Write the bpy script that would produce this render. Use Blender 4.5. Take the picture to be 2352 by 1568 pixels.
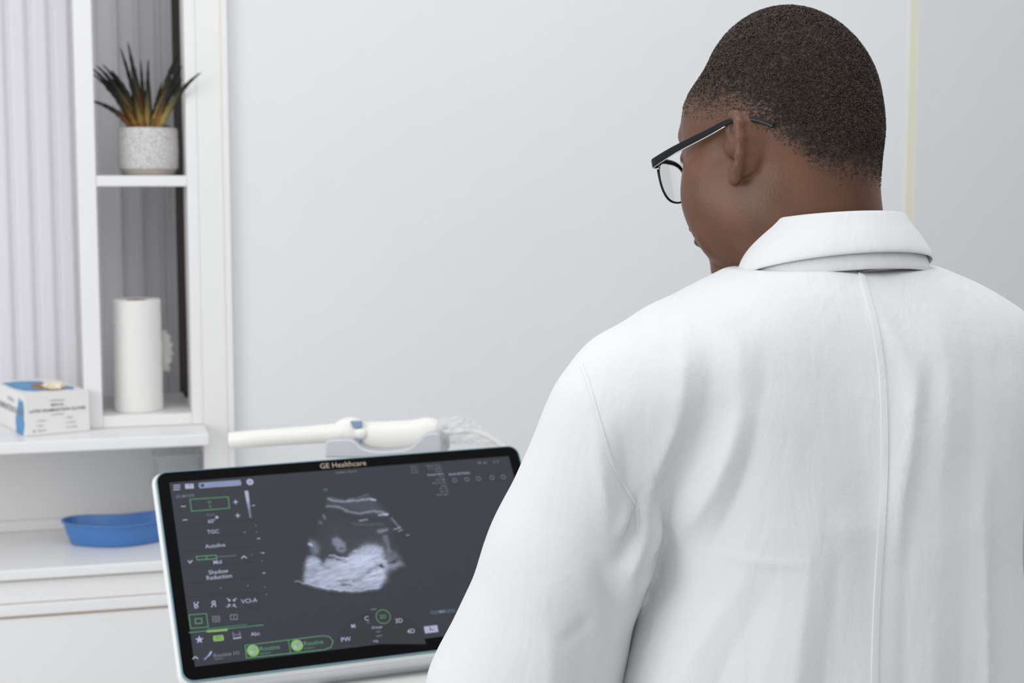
import bpy, bmesh, math, random
import numpy as np
from mathutils import Vector, Matrix, Euler
from mathutils.bvhtree import BVHTree
random.seed(7); rng = np.random.default_rng(7)
for o in list(bpy.data.objects): bpy.data.objects.remove(o, do_unlink=True)
S = bpy.context.scene
COL = S.collection

# ------------------------------------------------------------------ camera, world, lights, exposure
F = 3550.0; CX, CY = 1176.0, 784.0; PITCH = math.atan(374 / F); EYE = 1.57
cd = bpy.data.cameras.new('camera'); cam = bpy.data.objects.new('camera', cd); COL.objects.link(cam)
cam.location = (0, 0, EYE); cam.rotation_euler = (math.pi / 2 - PITCH, 0, 0)
cd.sensor_width = 36; cd.lens = 36 * F / 2352; cd.clip_start = .05
cd.dof.use_dof = True; cd.dof.focus_distance = 1.46; cd.dof.aperture_fstop = 8.5
S.camera = cam
w = bpy.data.worlds.new('world'); S.world = w; w.use_nodes = True
bg = w.node_tree.nodes['Background']; bg.inputs[0].default_value = (.93, .965, 1, 1); bg.inputs[1].default_value = .70
def area(name, loc, target, sx, sy, power, col):
    l = bpy.data.lights.new(name, 'AREA'); l.shape = 'RECTANGLE'; l.size = sx; l.size_y = sy; l.energy = power; l.color = col
    o = bpy.data.objects.new(name, l); COL.objects.link(o); o.location = loc
    o.rotation_euler = (Vector(target) - Vector(loc)).to_track_quat('-Z', 'Y').to_euler(); return o
area('window_daylight', (-2.6, .1, 2.0), (.1, 2.6, 1.25), 1.7, 1.7, 30, (1, .985, .965))
area('ceiling_daylight', (.3, 1.5, 2.75), (.2, 2.6, 1.0), 2.4, 1.2, 12, (.97, .985, 1))
area('blind_backlight', tuple(Vector((-1.17, 3.27, 1.75))), tuple(Vector((-1.17, 3.27, 1.75)) + Vector((.2639, -.9646, 0))), .66, 1.3, 5.5, (1, 1, 1))  # area lamp added behind the blind to brighten its vanes
S.view_settings.view_transform = 'Standard'; S.view_settings.look = 'None'
S.view_settings.gamma = 1; S.view_settings.use_curve_mapping = False; S.view_settings.exposure = 0.27

# ------------------------------------------------------------------ geometry helpers
C0 = Vector((0, 0, EYE)); FW = Vector((0, math.cos(PITCH), -math.sin(PITCH))); UP = Vector((0, math.sin(PITCH), math.cos(PITCH)))
def ray(px, py): return FW + Vector((1, 0, 0)) * ((px - CX) / F) - UP * ((py - CY) / F)
def P(px, py, d): return C0 + ray(px, py) * d
WYAW = math.radians(15.3); U = Vector((math.cos(WYAW), math.sin(WYAW), 0)); N = Vector((-math.sin(WYAW), math.cos(WYAW), 0))
WD = 3.10                                   # perpendicular distance of the back wall
def W(u, t, z): return U * u + N * (WD + t) + Vector((0, 0, z))
def wp(px, py, t):                           # where a sight line meets the plane t behind the wall face
    r = ray(px, py); k = (WD + t - N.dot(C0)) / N.dot(r); p = C0 + r * k; return U.dot(p), p.z
def hp(px, py, z):                           # where it meets the horizontal plane z
    r = ray(px, py); k = (z - EYE) / r.z; p = C0 + r * k; return U.dot(p), N.dot(p) - WD

def link(name, me, parent=None, mat=None):
    o = bpy.data.objects.new(name, me); COL.objects.link(o)
    if parent is not None: o.parent = parent
    if mat is not None and hasattr(me, 'materials'): me.materials.append(mat)
    return o
def obj(name, bm, mat, parent=None, smooth=False, bevel=0, seg=2, auto=None):
    bmesh.ops.recalc_face_normals(bm, faces=bm.faces)
    me = bpy.data.meshes.new(name); bm.to_mesh(me); bm.free()
    if smooth:
        for p in me.polygons: p.use_smooth = True
    o = link(name, me, parent, mat)
    if auto is not None:
        for p in me.polygons: p.use_smooth = True
        me.set_sharp_from_angle(angle=math.radians(auto))
    if bevel:
        m = o.modifiers.new('bevel', 'BEVEL'); m.width = bevel; m.segments = seg; m.limit_method = 'ANGLE'; m.angle_limit = math.radians(35)
        for p in me.polygons: p.use_smooth = True
        o.modifiers.new('wn', 'WEIGHTED_NORMAL')
    return o
def tag(o, label=None, cat=None, group=None, kind=None):
    if label: o['label'] = label
    if cat: o['category'] = cat
    if group: o['group'] = group
    if kind: o['kind'] = kind
    return o
def thing(name, label, cat, loc=(0, 0, 0), rz=0, group=None):
    o = bpy.data.objects.new(name, None); o.empty_display_size = .05; COL.objects.link(o)
    o.location = loc; o.rotation_euler = (0, 0, rz); return tag(o, label, cat, group)
def box(bm, lo, hi):
    v = [bm.verts.new((x, y, z)) for x in (lo[0], hi[0]) for y in (lo[1], hi[1]) for z in (lo[2], hi[2])]
    for f in ((0, 1, 3, 2), (4, 6, 7, 5), (0, 4, 5, 1), (2, 3, 7, 6), (0, 2, 6, 4), (1, 5, 7, 3)): bm.faces.new([v[i] for i in f])
def lathe(bm, prof, n=48, c=(0, 0), cap=True):
    rings = []
    for r, z in prof:
        rings.append([bm.verts.new((c[0] + r * math.cos(2 * math.pi * i / n), c[1] + r * math.sin(2 * math.pi * i / n), z)) for i in range(n)])
    for a, b in zip(rings, rings[1:]):
        for i in range(n): bm.faces.new((a[i], a[(i + 1) % n], b[(i + 1) % n], b[i]))
    if cap:
        bm.faces.new(rings[0]); bm.faces.new(rings[-1])
def loft(bm, rings, close=True, cap=True):
    rs = [[bm.verts.new(p) for p in r] for r in rings]; n = len(rs[0])
    for a, b in zip(rs, rs[1:]):
        for i in range(n if close else n - 1): bm.faces.new((a[i], a[(i + 1) % n], b[(i + 1) % n], b[i]))
    if cap: bm.faces.new(rs[0]); bm.faces.new(rs[-1])
    return rs
def tube(bm, pts, rad, n=12, flat=1.0, side=None):
    pts = [Vector(p) for p in pts]; rings = []
    if not hasattr(rad, '__len__'): rad = [rad] * len(pts)
    prev = None
    for i, p in enumerate(pts):
        t = (pts[min(i + 1, len(pts) - 1)] - pts[max(i - 1, 0)]).normalized()
        a = Vector(side) if side is not None else (prev if prev is not None else (Vector((0, 0, 1)) if abs(t.z) < .9 else Vector((1, 0, 0))))
        a = (a - t * a.dot(t)).normalized(); prev = a; b = t.cross(a)
        rings.append([p + a * math.cos(2 * math.pi * k / n) * rad[i] + b * math.sin(2 * math.pi * k / n) * rad[i] * flat for k in range(n)])
    loft(bm, rings)
def rrect(x0, y0, x1, y1, r, n=8):
    pts = []
    for cx, cy, a0 in ((x1 - r, y1 - r, 0), (x0 + r, y1 - r, 90), (x0 + r, y0 + r, 180), (x1 - r, y0 + r, 270)):
        for i in range(n + 1):
            a = math.radians(a0 + 90 * i / n); pts.append((cx + r * math.cos(a), cy + r * math.sin(a)))
    return pts
def smooth_path(pts, n=8):
    pts = [Vector(p) for p in pts]; out = []
    for i in range(len(pts) - 1):
        p0 = pts[max(i - 1, 0)]; p1 = pts[i]; p2 = pts[i + 1]; p3 = pts[min(i + 2, len(pts) - 1)]
        for k in range(n):
            t = k / n
            out.append(.5 * ((2 * p1) + (p2 - p0) * t + (2 * p0 - 5 * p1 + 4 * p2 - p3) * t * t + (3 * p1 - p0 - 3 * p2 + p3) * t ** 3))
    out.append(pts[-1]); return out

# ------------------------------------------------------------------ materials
def srgb(r, g, b):
    f = lambda c: (c / 255 / 12.92) if c / 255 <= .04045 else ((c / 255 + .055) / 1.055) ** 2.4
    return (f(r), f(g), f(b), 1)
def mat(name, col, rough=.5, metal=0, spec=.5, bump=None, var=None, sub=0, subcol=None, trans=0, alpha=1, coat=0, emit=None, sheen=0, ior=None):
    m = bpy.data.materials.new(name); m.use_nodes = True; nt = m.node_tree; b = nt.nodes['Principled BSDF']
    b.inputs['Base Color'].default_value = col; b.inputs['Roughness'].default_value = rough; b.inputs['Metallic'].default_value = metal
    b.inputs['Specular IOR Level'].default_value = spec; b.inputs['Transmission Weight'].default_value = trans; b.inputs['Alpha'].default_value = alpha
    b.inputs['Coat Weight'].default_value = coat; b.inputs['Sheen Weight'].default_value = sheen
    if ior: b.inputs['IOR'].default_value = ior
    if sub:
        b.inputs['Subsurface Weight'].default_value = sub; b.inputs['Subsurface Radius'].default_value = (.012, .005, .003); b.inputs['Subsurface Scale'].default_value = 1
    if emit: b.inputs['Emission Color'].default_value = emit[0]; b.inputs['Emission Strength'].default_value = emit[1]
    tc = nt.nodes.new('ShaderNodeTexCoord')
    if var:                                  # (scale, amount): mottled colour
        n = nt.nodes.new('ShaderNodeTexNoise'); n.inputs['Scale'].default_value = var[0]; n.inputs['Detail'].default_value = 4
        nt.links.new(tc.outputs['Object'], n.inputs['Vector'])
        r = nt.nodes.new('ShaderNodeValToRGB'); a = var[1]
        r.color_ramp.elements[0].position = .3; r.color_ramp.elements[1].position = .7
        r.color_ramp.elements[0].color = tuple(c * (1 - a) for c in col[:3]) + (1,); r.color_ramp.elements[1].color = tuple(min(1, c * (1 + a)) for c in col[:3]) + (1,)
        nt.links.new(n.outputs['Fac'], r.inputs['Fac']); nt.links.new(r.outputs['Color'], b.inputs['Base Color'])
    if bump:                                 # (scale, distance, detail)
        n = nt.nodes.new('ShaderNodeTexNoise'); n.inputs['Scale'].default_value = bump[0]; n.inputs['Detail'].default_value = bump[2] if len(bump) > 2 else 3
        nt.links.new(tc.outputs['Object'], n.inputs['Vector'])
        bp = nt.nodes.new('ShaderNodeBump'); bp.inputs['Strength'].default_value = 1; bp.inputs['Distance'].default_value = bump[1]
        nt.links.new(n.outputs['Fac'], bp.inputs['Height']); nt.links.new(bp.outputs['Normal'], b.inputs['Normal'])
    return m
M = {}
M['wall'] = mat('pale_blue_grey_paint', (.755, .765, .77, 1), .75, spec=.2, bump=(6, .002, 3), var=(1.2, .012))
M['wall_grey'] = mat('grey_paint', (.69, .69, .695, 1), .8, spec=.2, bump=(7, .002, 3))
M['blocker_wall'] = mat('warm_grey_paint', (.55, .54, .54, 1), .8, spec=.2, bump=(6, .002, 3))
M['cream_seam'] = mat('cream_seam', (.74, .72, .58, 1), .6)
M['white'] = mat('white_lacquer', (.80, .79, .785, 1), .32, spec=.4, var=(3, .012))
M['white_trim'] = mat('white_trim', (.80, .79, .775, 1), .45, var=(2, .015))
M['cream_edge'] = mat('cream_edge', (.72, .66, .58, 1), .6)
M['cream_line'] = mat('aged_edge', (.5, .42, .33, 1), .6)
M['blind'] = mat('blind_fabric', (.72, .715, .745, 1), .7, bump=(160, .0004, 2))
M['blind_shadow'] = mat('recess_shade', (.07, .06, .055, 1), .8)  # near-black colour stands for the shade behind the blind
M['floor'] = mat('grey_vinyl', (.60, .60, .60, 1), .5, var=(4, .05), bump=(30, .0005))
M['paper'] = mat('paper', (.80, .785, .765, 1), .9, spec=.1, bump=(180, .0012, 2))
M['core'] = mat('brown_card', (.28, .20, .14, 1), .85, var=(60, .1))
M['card'] = mat('white_card', (.78, .765, .755, 1), .5, var=(14, .01))
M['blue_print'] = mat('blue_print', (.07, .26, .50, 1), .5, var=(40, .12))
M['grey_ink'] = mat('grey_ink', (.26, .26, .28, 1), .6)
M['dark_ink'] = mat('dark_ink', (.05, .07, .085, 1), .6)
M['blue_plastic'] = mat('blue_plastic', (.065, .20, .50, 1), .32, spec=.5, var=(8, .02))
M['clear'] = mat('clear_plastic', (.93, .94, .95, 1), .08, trans=.85, ior=1.42, alpha=.8, bump=(25, .004, 2))
M['film'] = mat('clear_film', (.92, .93, .93, 1), .22, spec=.6, alpha=.24, bump=(60, .003, 3))
M['pot'] = mat('pale_ceramic', (.72, .695, .68, 1), .6)
M['pot_base'] = mat('sand_ceramic', (.42, .38, .345, 1), .75, var=(50, .08))
M['probe'] = mat('cream_plastic', (.80, .785, .74, 1), .35, var=(12, .012))
M['probe_blue'] = mat('slate_blue_plastic', (.20, .30, .44, 1), .4, var=(30, .04))
M['silver'] = mat('silver_plastic', (.52, .53, .55, 1), .38, metal=.25, var=(20, .02))
M['bezel'] = mat('black_glass', (.003, .003, .0035, 1), .35, spec=.03, var=(5, .1))
M['housing'] = mat('white_plastic', (.78, .78, .775, 1), .38, var=(6, .01))
M['teal'] = mat('teal_edge', (.14, .27, .30, 1), .35, var=(9, .05))
M['label'] = mat('champagne_print', (.40, .33, .26, 1), .5)
M['console'] = mat('off_white_plastic', (.80, .80, .78, 1), .4, var=(5, .01))
M['dark_plastic'] = mat('charcoal_plastic', (.05, .055, .06, 1), .45, var=(10, .05))
M['fabric'] = mat('white_cotton', (.705, .705, .715, 1), .85, spec=.15, sheen=.15)
M['trouser'] = mat('dark_trousers', (.03, .035, .05, 1), .85, bump=(300, .0006))
M['shoe'] = mat('black_leather', (.015, .014, .014, 1), .35, bump=(120, .0005))
M['glasses'] = mat('black_acetate', (.008, .008, .009, 1), .25, spec=.2, var=(30, .2))
M['metal'] = mat('polished_metal', (.75, .75, .76, 1), .15, metal=1)
M['lens'] = mat('clear_lens', (1, 1, 1, 1), .02, trans=1, ior=1.12, alpha=.3)
M['eye'] = mat('eye_white', (.7, .66, .6, 1), .15, var=(200, .05))

def cotton(m):                              # fine weave on the cloth
    nt = m.node_tree; b = nt.nodes['Principled BSDF']; tc = nt.nodes.new('ShaderNodeTexCoord')
    n = nt.nodes.new('ShaderNodeTexNoise'); n.inputs['Scale'].default_value = 900; n.inputs['Detail'].default_value = 2
    n2 = nt.nodes.new('ShaderNodeTexNoise'); n2.inputs['Scale'].default_value = 22; n2.inputs['Detail'].default_value = 3; n2.inputs['Distortion'].default_value = .6
    mp = nt.nodes.new('ShaderNodeMapping'); mp.inputs['Scale'].default_value = (1, 1, .35)
    nt.links.new(tc.outputs['Object'], n.inputs['Vector']); nt.links.new(tc.outputs['Object'], mp.inputs['Vector']); nt.links.new(mp.outputs['Vector'], n2.inputs['Vector'])
    b1 = nt.nodes.new('ShaderNodeBump'); b1.inputs['Distance'].default_value = .00025
    b2 = nt.nodes.new('ShaderNodeBump'); b2.inputs['Distance'].default_value = .003
    nt.links.new(n.outputs['Fac'], b1.inputs['Height']); nt.links.new(n2.outputs['Fac'], b2.inputs['Height'])
    nt.links.new(b2.outputs['Normal'], b1.inputs['Normal']); nt.links.new(b1.outputs['Normal'], b.inputs['Normal'])
cotton(M['fabric'])

def translucent(m, col, f):
    nt = m.node_tree; b = nt.nodes['Principled BSDF']; t = nt.nodes.new('ShaderNodeBsdfTranslucent'); t.inputs[0].default_value = col
    mx = nt.nodes.new('ShaderNodeMixShader'); mx.inputs[0].default_value = f; nt.links.new(b.outputs[0], mx.inputs[1]); nt.links.new(t.outputs[0], mx.inputs[2]); nt.links.new(mx.outputs[0], nt.nodes['Material Output'].inputs[0])
translucent(M['blind'], (.8, .8, .81, 1), .3)
def pot_texture(m):
    nt = m.node_tree; b = nt.nodes['Principled BSDF']; tc = nt.nodes.new('ShaderNodeTexCoord')
    v = nt.nodes.new('ShaderNodeTexVoronoi'); v.inputs['Scale'].default_value = 340
    nt.links.new(tc.outputs['Object'], v.inputs['Vector'])
    r = nt.nodes.new('ShaderNodeValToRGB'); r.color_ramp.elements[0].position = .42; r.color_ramp.elements[1].position = .62
    r.color_ramp.elements[0].color = (.80, .78, .77, 1); r.color_ramp.elements[1].color = (.50, .48, .47, 1)
    nt.links.new(v.outputs['Distance'], r.inputs['Fac']); nt.links.new(r.outputs['Color'], b.inputs['Base Color'])
    bp = nt.nodes.new('ShaderNodeBump'); bp.invert = True; bp.inputs['Distance'].default_value = .002
    nt.links.new(v.outputs['Distance'], bp.inputs['Height']); nt.links.new(bp.outputs['Normal'], b.inputs['Normal'])
pot_texture(M['pot'])
def attr_mat(name, attr, rough=.5, emit=False, spec=.4, bump=None, sub=0):
    m = bpy.data.materials.new(name); m.use_nodes = True; nt = m.node_tree; b = nt.nodes['Principled BSDF']
    a = nt.nodes.new('ShaderNodeAttribute'); a.attribute_name = attr
    b.inputs['Roughness'].default_value = rough; b.inputs['Specular IOR Level'].default_value = spec
    if emit:
        b.inputs['Base Color'].default_value = (.01, .01, .011, 1)
        nt.links.new(a.outputs['Color'], b.inputs['Emission Color']); b.inputs['Emission Strength'].default_value = 1
    else: nt.links.new(a.outputs['Color'], b.inputs['Base Color'])
    if sub:
        b.inputs['Subsurface Weight'].default_value = sub; b.inputs['Subsurface Radius'].default_value = (.01, .004, .002); b.inputs['Subsurface Scale'].default_value = 1
    if bump:
        tc = nt.nodes.new('ShaderNodeTexCoord'); n = nt.nodes.new('ShaderNodeTexNoise'); n.inputs['Scale'].default_value = bump[0]; n.inputs['Detail'].default_value = 4
        nt.links.new(tc.outputs['Object'], n.inputs['Vector']); bp = nt.nodes.new('ShaderNodeBump'); bp.inputs['Distance'].default_value = bump[1]
        nt.links.new(n.outputs['Fac'], bp.inputs['Height']); nt.links.new(bp.outputs['Normal'], b.inputs['Normal'])
    return m

# ------------------------------------------------------------------ room
def wbox(u0, u1, t0, t1, z0, z1):            # world-space box aligned with the wall
    bm = bmesh.new(); box(bm, (u0, t0, z0), (u1, t1, z1))
    for v in bm.verts: v.co = W(*v.co)
    return bm
def uat(px, t=0, py=700): return wp(px, py, t)[0]
uW0 = uat(519, 0); uW1 = uat(2078, 0)
tag(obj('floor', (lambda b: (box(b, (-3.2, -1.5, -.05), (3.6, 4.6, 0)), b)[1])(bmesh.new()), M['floor']), kind='structure')
tag(obj('wall_back', wbox(uW0, uat(2072, 0), 0, .12, 0, 2.8), M['wall']), kind='structure')
tag(obj('wall_back', wbox(uat(2092, -.004), uat(2092) + 1.6, -.006, .12, 0, 2.8), M['wall_grey']), kind='structure')
tag(obj('trim_3', wbox(uat(2072, 0), uat(2092, -.004), -.004, .11, 0, 2.8), M['cream_seam']), kind='structure')
tag(obj('wall_right_blocker', (lambda b: (box(b, (1.95, -1.5, 0), (2.05, 3.55, 2.8)), b)[1])(bmesh.new()), M['blocker_wall']), kind='structure')  # out-of-view wall added to block ambient light from the right
# pier and trims at the left end of the wall
tag(obj('wall_left', wbox(uat(462, -.02), uat(517, -.02), -.02, .45, 0, 2.8), M['white_trim']), kind='structure')
tag(obj('trim_1', wbox(uat(517, -.02), uat(519.5, -.02), -.0192, .1, 0, 2.8), M['cream_edge']), kind='structure')
tag(obj('trim_2', wbox(uat(519.5, -.02), uat(533, -.02), -.02, .1, 0, 2.8), M['white_trim']), kind='structure')
# window recess behind the shelves: reveal with the blind in front of it
uL = uat(-420, .3); uR = uat(462, -.02)
wn = obj('window_1', wbox(uL, uR, .40, .43, .85, 2.8), M['blind_shadow']); tag(wn, kind='structure')  # panel coloured dark, so the gap beside the blind looks shaded
tag(obj('wall_window_side', wbox(uL, uR, .38, .45, 0, .85), M['white_trim']), kind='structure')

# ------------------------------------------------------------------ built-in furniture, in wall coordinates
def wroot(name, label, cat, u, t, z): return thing(name, label, cat, W(u, t, z), WYAW)
zt = wp(238, 983, -.02)[1]                   # top of the upper ledge
tl = hp(238, 1006, zt)[1]                    # its front edge
zbay = wp(238, 956, -.02)[1]
uA0, uA1 = uat(187, -.02), uat(229, -.02); uB0, uB1 = uat(436, -.02), uat(462, -.02)
ztop = 2.35; tb = .30
su = wroot('shelf_unit', 'white open shelf unit holding the potted plant and the paper roll', 'shelf', uA0, -.02, zt)
def lb(root, mats, name, u0, u1, t0, t1, z0, z1, bevel=.0015):
    o = W(0, 0, 0); bm = bmesh.new()
    ru, rt, rz = U.dot(root.location), N.dot(root.location) - WD, root.location.z
    box(bm, (u0 - ru, t0 - rt, z0 - rz), (u1 - ru, t1 - rt, z1 - rz)); return obj(name, bm, mats, root, bevel=bevel)
lb(su, M['white'], 'side_panel', uA0, uA1, -.02, tb - .04, zt, ztop)
lb(su, M['white'], 'side_panel', uB0, uB1, -.02, .10, zt, ztop)
zs1 = wp(324, 403, -.02)[1]; zs0 = wp(324, 428, -.02)[1]
lb(su, M['white'], 'shelf', uA1, uB0, -.019, tb - .045, zs0, zs1)
lb(su, M['white'], 'bottom_panel', uA1, uB0, -.019, tb - .01, zt, zbay)
lb(su, M['white'], 'top_panel', uA1, uB0, -.019, tb - .04, ztop - .02, ztop)
lg = wroot('window_ledge', 'deep white window ledge carrying the shelf unit and glove box', 'ledge', uL, tl, zt - .05)
zlb = wp(238, 1034, tl)[1]
lb(lg, M['white'], 'ledge_board', uL, uB1 + .002, tl, .375, zlb, zt - .0005, .003)
# blind: folded vertical vanes
def blind(u0, u1, t, z0, z1, pitch=.0435):
    bm = bmesh.new(); pts = []; u = u0
    while u < u1:
        pts += [(u, 0.001), (u + pitch * .15, -.0005), (u + pitch * .58, .0005), (u + pitch * .68, .003), (u + pitch * .78, .012), (u + pitch * .95, .011)]
        u += pitch
    pts = [p_ for p_ in pts if p_[0] < u1] + [(u1, .004)]
    top = [bm.verts.new((a, b, z1)) for a, b in pts]; bot = [bm.verts.new((a, b, z0)) for a, b in pts]
    for i in range(len(pts) - 1): bm.faces.new((bot[i], bot[i + 1], top[i + 1], top[i]))
    back = [bm.verts.new((a, b + .0015, z)) for z in (z0, z1) for a, b in pts]; n = len(pts)
    for i in range(n - 1): bm.faces.new((back[i + 1], back[i], back[n + i], back[n + i + 1]))
    for A, B in ((bot, back[:n]), (top, back[n:])):
        for i in range(n - 1): bm.faces.new((A[i], A[i + 1], B[i + 1], B[i]))
    for i in (0, n - 1): bm.faces.new((bot[i], top[i], back[n + i], back[i]))
    return bm
vb = wroot('vertical_blind', 'pale vertical window blind with folded vanes behind the shelf unit', 'blind', uL, tb - .02, zt)
bmb = blind(0, wp(404, 500, tb - .02)[0] - uL, 0, .012, 1.2); obj('vanes', bmb, M['blind'], vb)
lb(vb, M['white'], 'head_rail', uL, uB0, tb - .025, tb + .03, zt + 1.2, zt + 1.24)
# counter and cabinet under the ledge
zc = wp(100, 1303, tl)[1] + .012
tc_ = hp(0, 1311, zc)[1]
ct = wroot('counter', 'white glossy counter under the window ledge with the blue dish', 'counter', uL, tc_, zc - .03)
zcb = wp(0, 1336, tc_)[1]
lb(ct, M['white'], 'counter_top', uL, uB1, tc_, .36, zcb, zc, .003)
tk_ = hp(75, 1219, zc)[1]; zk_ = wp(75, 1194, tk_)[1]; print('counter depth', tc_, tk_, tl)
lb(ct, M['white'], 'back_strip', uL, uB1, tk_, tk_ + .02, zc, zk_, .002)
lb(ct, M['white_trim'], 'back_panel', uL, uB1, tk_ + .006, tk_ + .03, zk_, zlb, .001)
cb = wroot('base_cabinet', 'white base cabinet below the counter with recessed drawer front', 'cabinet', uL, tc_, 0)
zd = wp(0, 1388, tc_ + .012)[1]; ze = wp(0, 1419, tc_ + .012)[1]
lb(cb, M['white'], 'carcass', uL, uB1, tc_ + .03, .36, .08, zcb)
lb(cb, M['white'], 'drawer_front', uL, uB1, tc_ + .012, tc_ + .03, zd, zcb - .004, .001)
lb(cb, M['white'], 'rail', uL, uB1, tc_ + .004, tc_ + .03, ze + .003, zd - .001, .002)
lb(cb, M['cream_line'], 'rail_edge', uL, uB1, tc_ + .008, tc_ + .03, ze, ze + .003, 0)
um = (uL + uB1) / 2 - .1
for a, b in ((uL, um - .002), (um + .002, uB1)):
    d = lb(cb, M['white'], 'cabinet_door', a, b, tc_ + .010, tc_ + .03, .10, ze - .002, .0015)
lb(cb, M['white'], 'plinth', uL, uB1, tc_ + .05, .34, 0, .08)

# ------------------------------------------------------------------ paper roll
zf = zbay
u_, t_ = hp(320, 944, zf)
pr = wroot('paper_towel_roll', 'standing white paper towel roll in the lower bay of the shelf', 'paper roll', u_, t_ + .02, zf)
rr = .0475; hh = .222
bm = bmesh.new()
prof = [(.021, .002), (rr - .002, 0), (rr, .002)] + [(rr + .0004 * math.sin(k * 2.1), .002 + (hh - .004) * k / 12) for k in range(1, 12)] + [(rr, hh - .002), (rr - .002, hh), (.021, hh - .001), (.021, .002)]
lathe(bm, prof, 64, cap=False); obj('roll', bm, M['paper'], pr, auto=40)
bm = bmesh.new(); lathe(bm, [(.0185, .001), (.0207, .001), (.0207, hh - .001), (.0185, hh - .001), (.0185, .001)], 40, cap=False); obj('core', bm, M['core'], pr, auto=40)
bm = bmesh.new(); rg = []
for k in range(15):                          # torn loose end of the sheet
    z = .075 + .085 * k / 14; ww = .012 + .010 * math.sin(math.pi * k / 14) + .004 * math.sin(k * 2.3)
    rg.append([(rr * math.cos(a), rr * math.sin(a) + b, z) for a, b in ((-.2, 0), (0, .0))] + [(rr + ww * q, .002 * math.sin(k + 3 * q) + .004 * q, z + .002 * math.sin(5 * q + k)) for q in (.35, .7, 1)])
loft(bm, rg, close=False, cap=False); bmesh.ops.solidify(bm, geom=bm.faces[:], thickness=.0004); obj('loose_sheet', bm, M['paper'], pr, smooth=True)

# ------------------------------------------------------------------ potted plant
u_, t_ = hp(341, 396, zs1)
u_ = wp(341, 396, .08)[0]
pp = wroot('potted_plant', 'spiky green succulent in a dimpled white pot on the upper shelf', 'plant', u_, .075, zs1)
bm = bmesh.new(); R = .0585
lathe(bm, [(R - .006, .012), (R - .001, .014), (R, .018), (R + .001, .05), (R, .088), (R - .001, .092), (R - .004, .094), (R - .008, .092), (R - .009, .03), (0.001, .03)], 72, cap=False)
obj('pot', bm, M['pot'], pp, auto=50)
bm = bmesh.new(); lathe(bm, [(.001, 0), (R - .011, 0), (R - .009, .002), (R - .003, .0135), (.001, .0135)], 64, cap=False); obj('pot_base', bm, M['pot_base'], pp, auto=40)
bm = bmesh.new(); lathe(bm, [(.001, .078), (R - .012, .080), (R - .0085, .082)], 40, cap=False); obj('soil', bm, M['core'], pp)
def leafmat():
    m = attr_mat('succulent_leaf', 'Col', .5, bump=(220, .001)); return m
M['leaf'] = leafmat()
bm = bmesh.new(); cl = bm.loops.layers.color.new('Col')
kx = 1 / F * 3.12
def leaf(tip, base, sag, wid, seed):
    r_ = random.Random(seed); b = Vector(base); tp = Vector(tip); n = 16; rings = []
    mid = (b + tp) / 2 + Vector(sag)
    for i in range(n + 1):
        s = i / n; p = b * (1 - s) ** 2 + mid * 2 * s * (1 - s) + tp * s * s
        tg = ((mid - b) * (1 - s) + (tp - mid) * s).normalized()
        sd = tg.cross(Vector((0, 1, 0)) + Vector((.4 * math.sin(seed), 0, 0))).normalized(); up = sd.cross(tg)
        wdt = wid * (1 - s) ** .75 * (1 + (.28 if i % 2 else -.05) * (s > .12)) + .0006
        rings.append((s, [p - sd * wdt, p + up * wdt * .15 - sd * wdt * .5, p + up * wdt * .42, p + up * wdt * .15 + sd * wdt * .5, p + sd * wdt, p - up * wdt * .4]))
    vs = [[bm.verts.new(q) for q in r] for s, r in rings]
    for i in range(n):
        for k in range(6):
            f = bm.faces.new((vs[i][k], vs[i][(k + 1) % 6], vs[i + 1][(k + 1) % 6], vs[i + 1][k])); f.smooth = True
            for lp, s in zip(f.loops, (i / n, i / n, (i + 1) / n, (i + 1) / n)):
                q = min(1, max(0, (s - .22) / .42)); a = (.56, .39, .17); g = (.060 + .02 * r_.random(), .080 + .02 * r_.random(), .056)
                if seed % 3 == 0: a = (.62, .54, .30)
                lp[cl] = tuple(a[c] * (1 - q) + g[c] * q for c in range(3)) + (1,)
tips = [(233, 152, -.02), (246, 146, .02), (216, 152, .0), (286, 110, .0), (302, 99, -.02), (330, 137, .01), (345, 138, -.03), (376, 184, .02), (418, 110, .01), (452, 172, -.125), (212, 228, -.01), (252, 205, -.035),
        (420, 150, -.02), (430, 135, .03), (405, 190, -.03), (240, 180, .03), (265, 160, .01), (318, 150, .03), (300, 160, -.04), (410, 296, .035), (395, 205, .02), (350, 190, .035), (428, 170, .0), (222, 165, .035)]
for i, (px, py, dy) in enumerate(tips):
    x = (px - 341) * kx; z = (395 - py) * kx
    leaf((x, dy, z), (x * .16 + .004 * math.sin(i), .2 * dy + .006 * math.cos(i * 2.1), .082), (-x * .10, -.062 if dy < -.1 else 0, .022 if abs(x) > .05 else .0), .0070 if i % 4 else .0088, i)
fo = obj('foliage', bm, M['leaf'], pp); tag(fo, 'narrow serrated dark green leaves paling to straw at the base')

# ------------------------------------------------------------------ text helper (curves turned into meshes)
def text_bm(s, h, align='LEFT', bold=0.0, depth=0.0):
    cu = bpy.data.curves.new('t', 'FONT'); cu.body = s; cu.size = h / .70; cu.align_x = align; cu.resolution_u = 3; cu.offset = bold; cu.extrude = depth
    o = bpy.data.objects.new('t', cu); COL.objects.link(o); bpy.context.view_layer.update()
    me = o.evaluated_get(bpy.context.evaluated_depsgraph_get()).to_mesh(); bm_ = bmesh.new(); bm_.from_mesh(me)
    bpy.data.objects.remove(o); bpy.data.curves.remove(cu); return bm_
def merge(dst, src, mtx, mi=0):
    vm = {v: dst.verts.new(mtx @ v.co) for v in src.verts}
    for f in src.faces:
        try: g = dst.faces.new([vm[v] for v in f.verts]); g.material_index = mi
        except ValueError: pass
    src.free()

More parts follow.
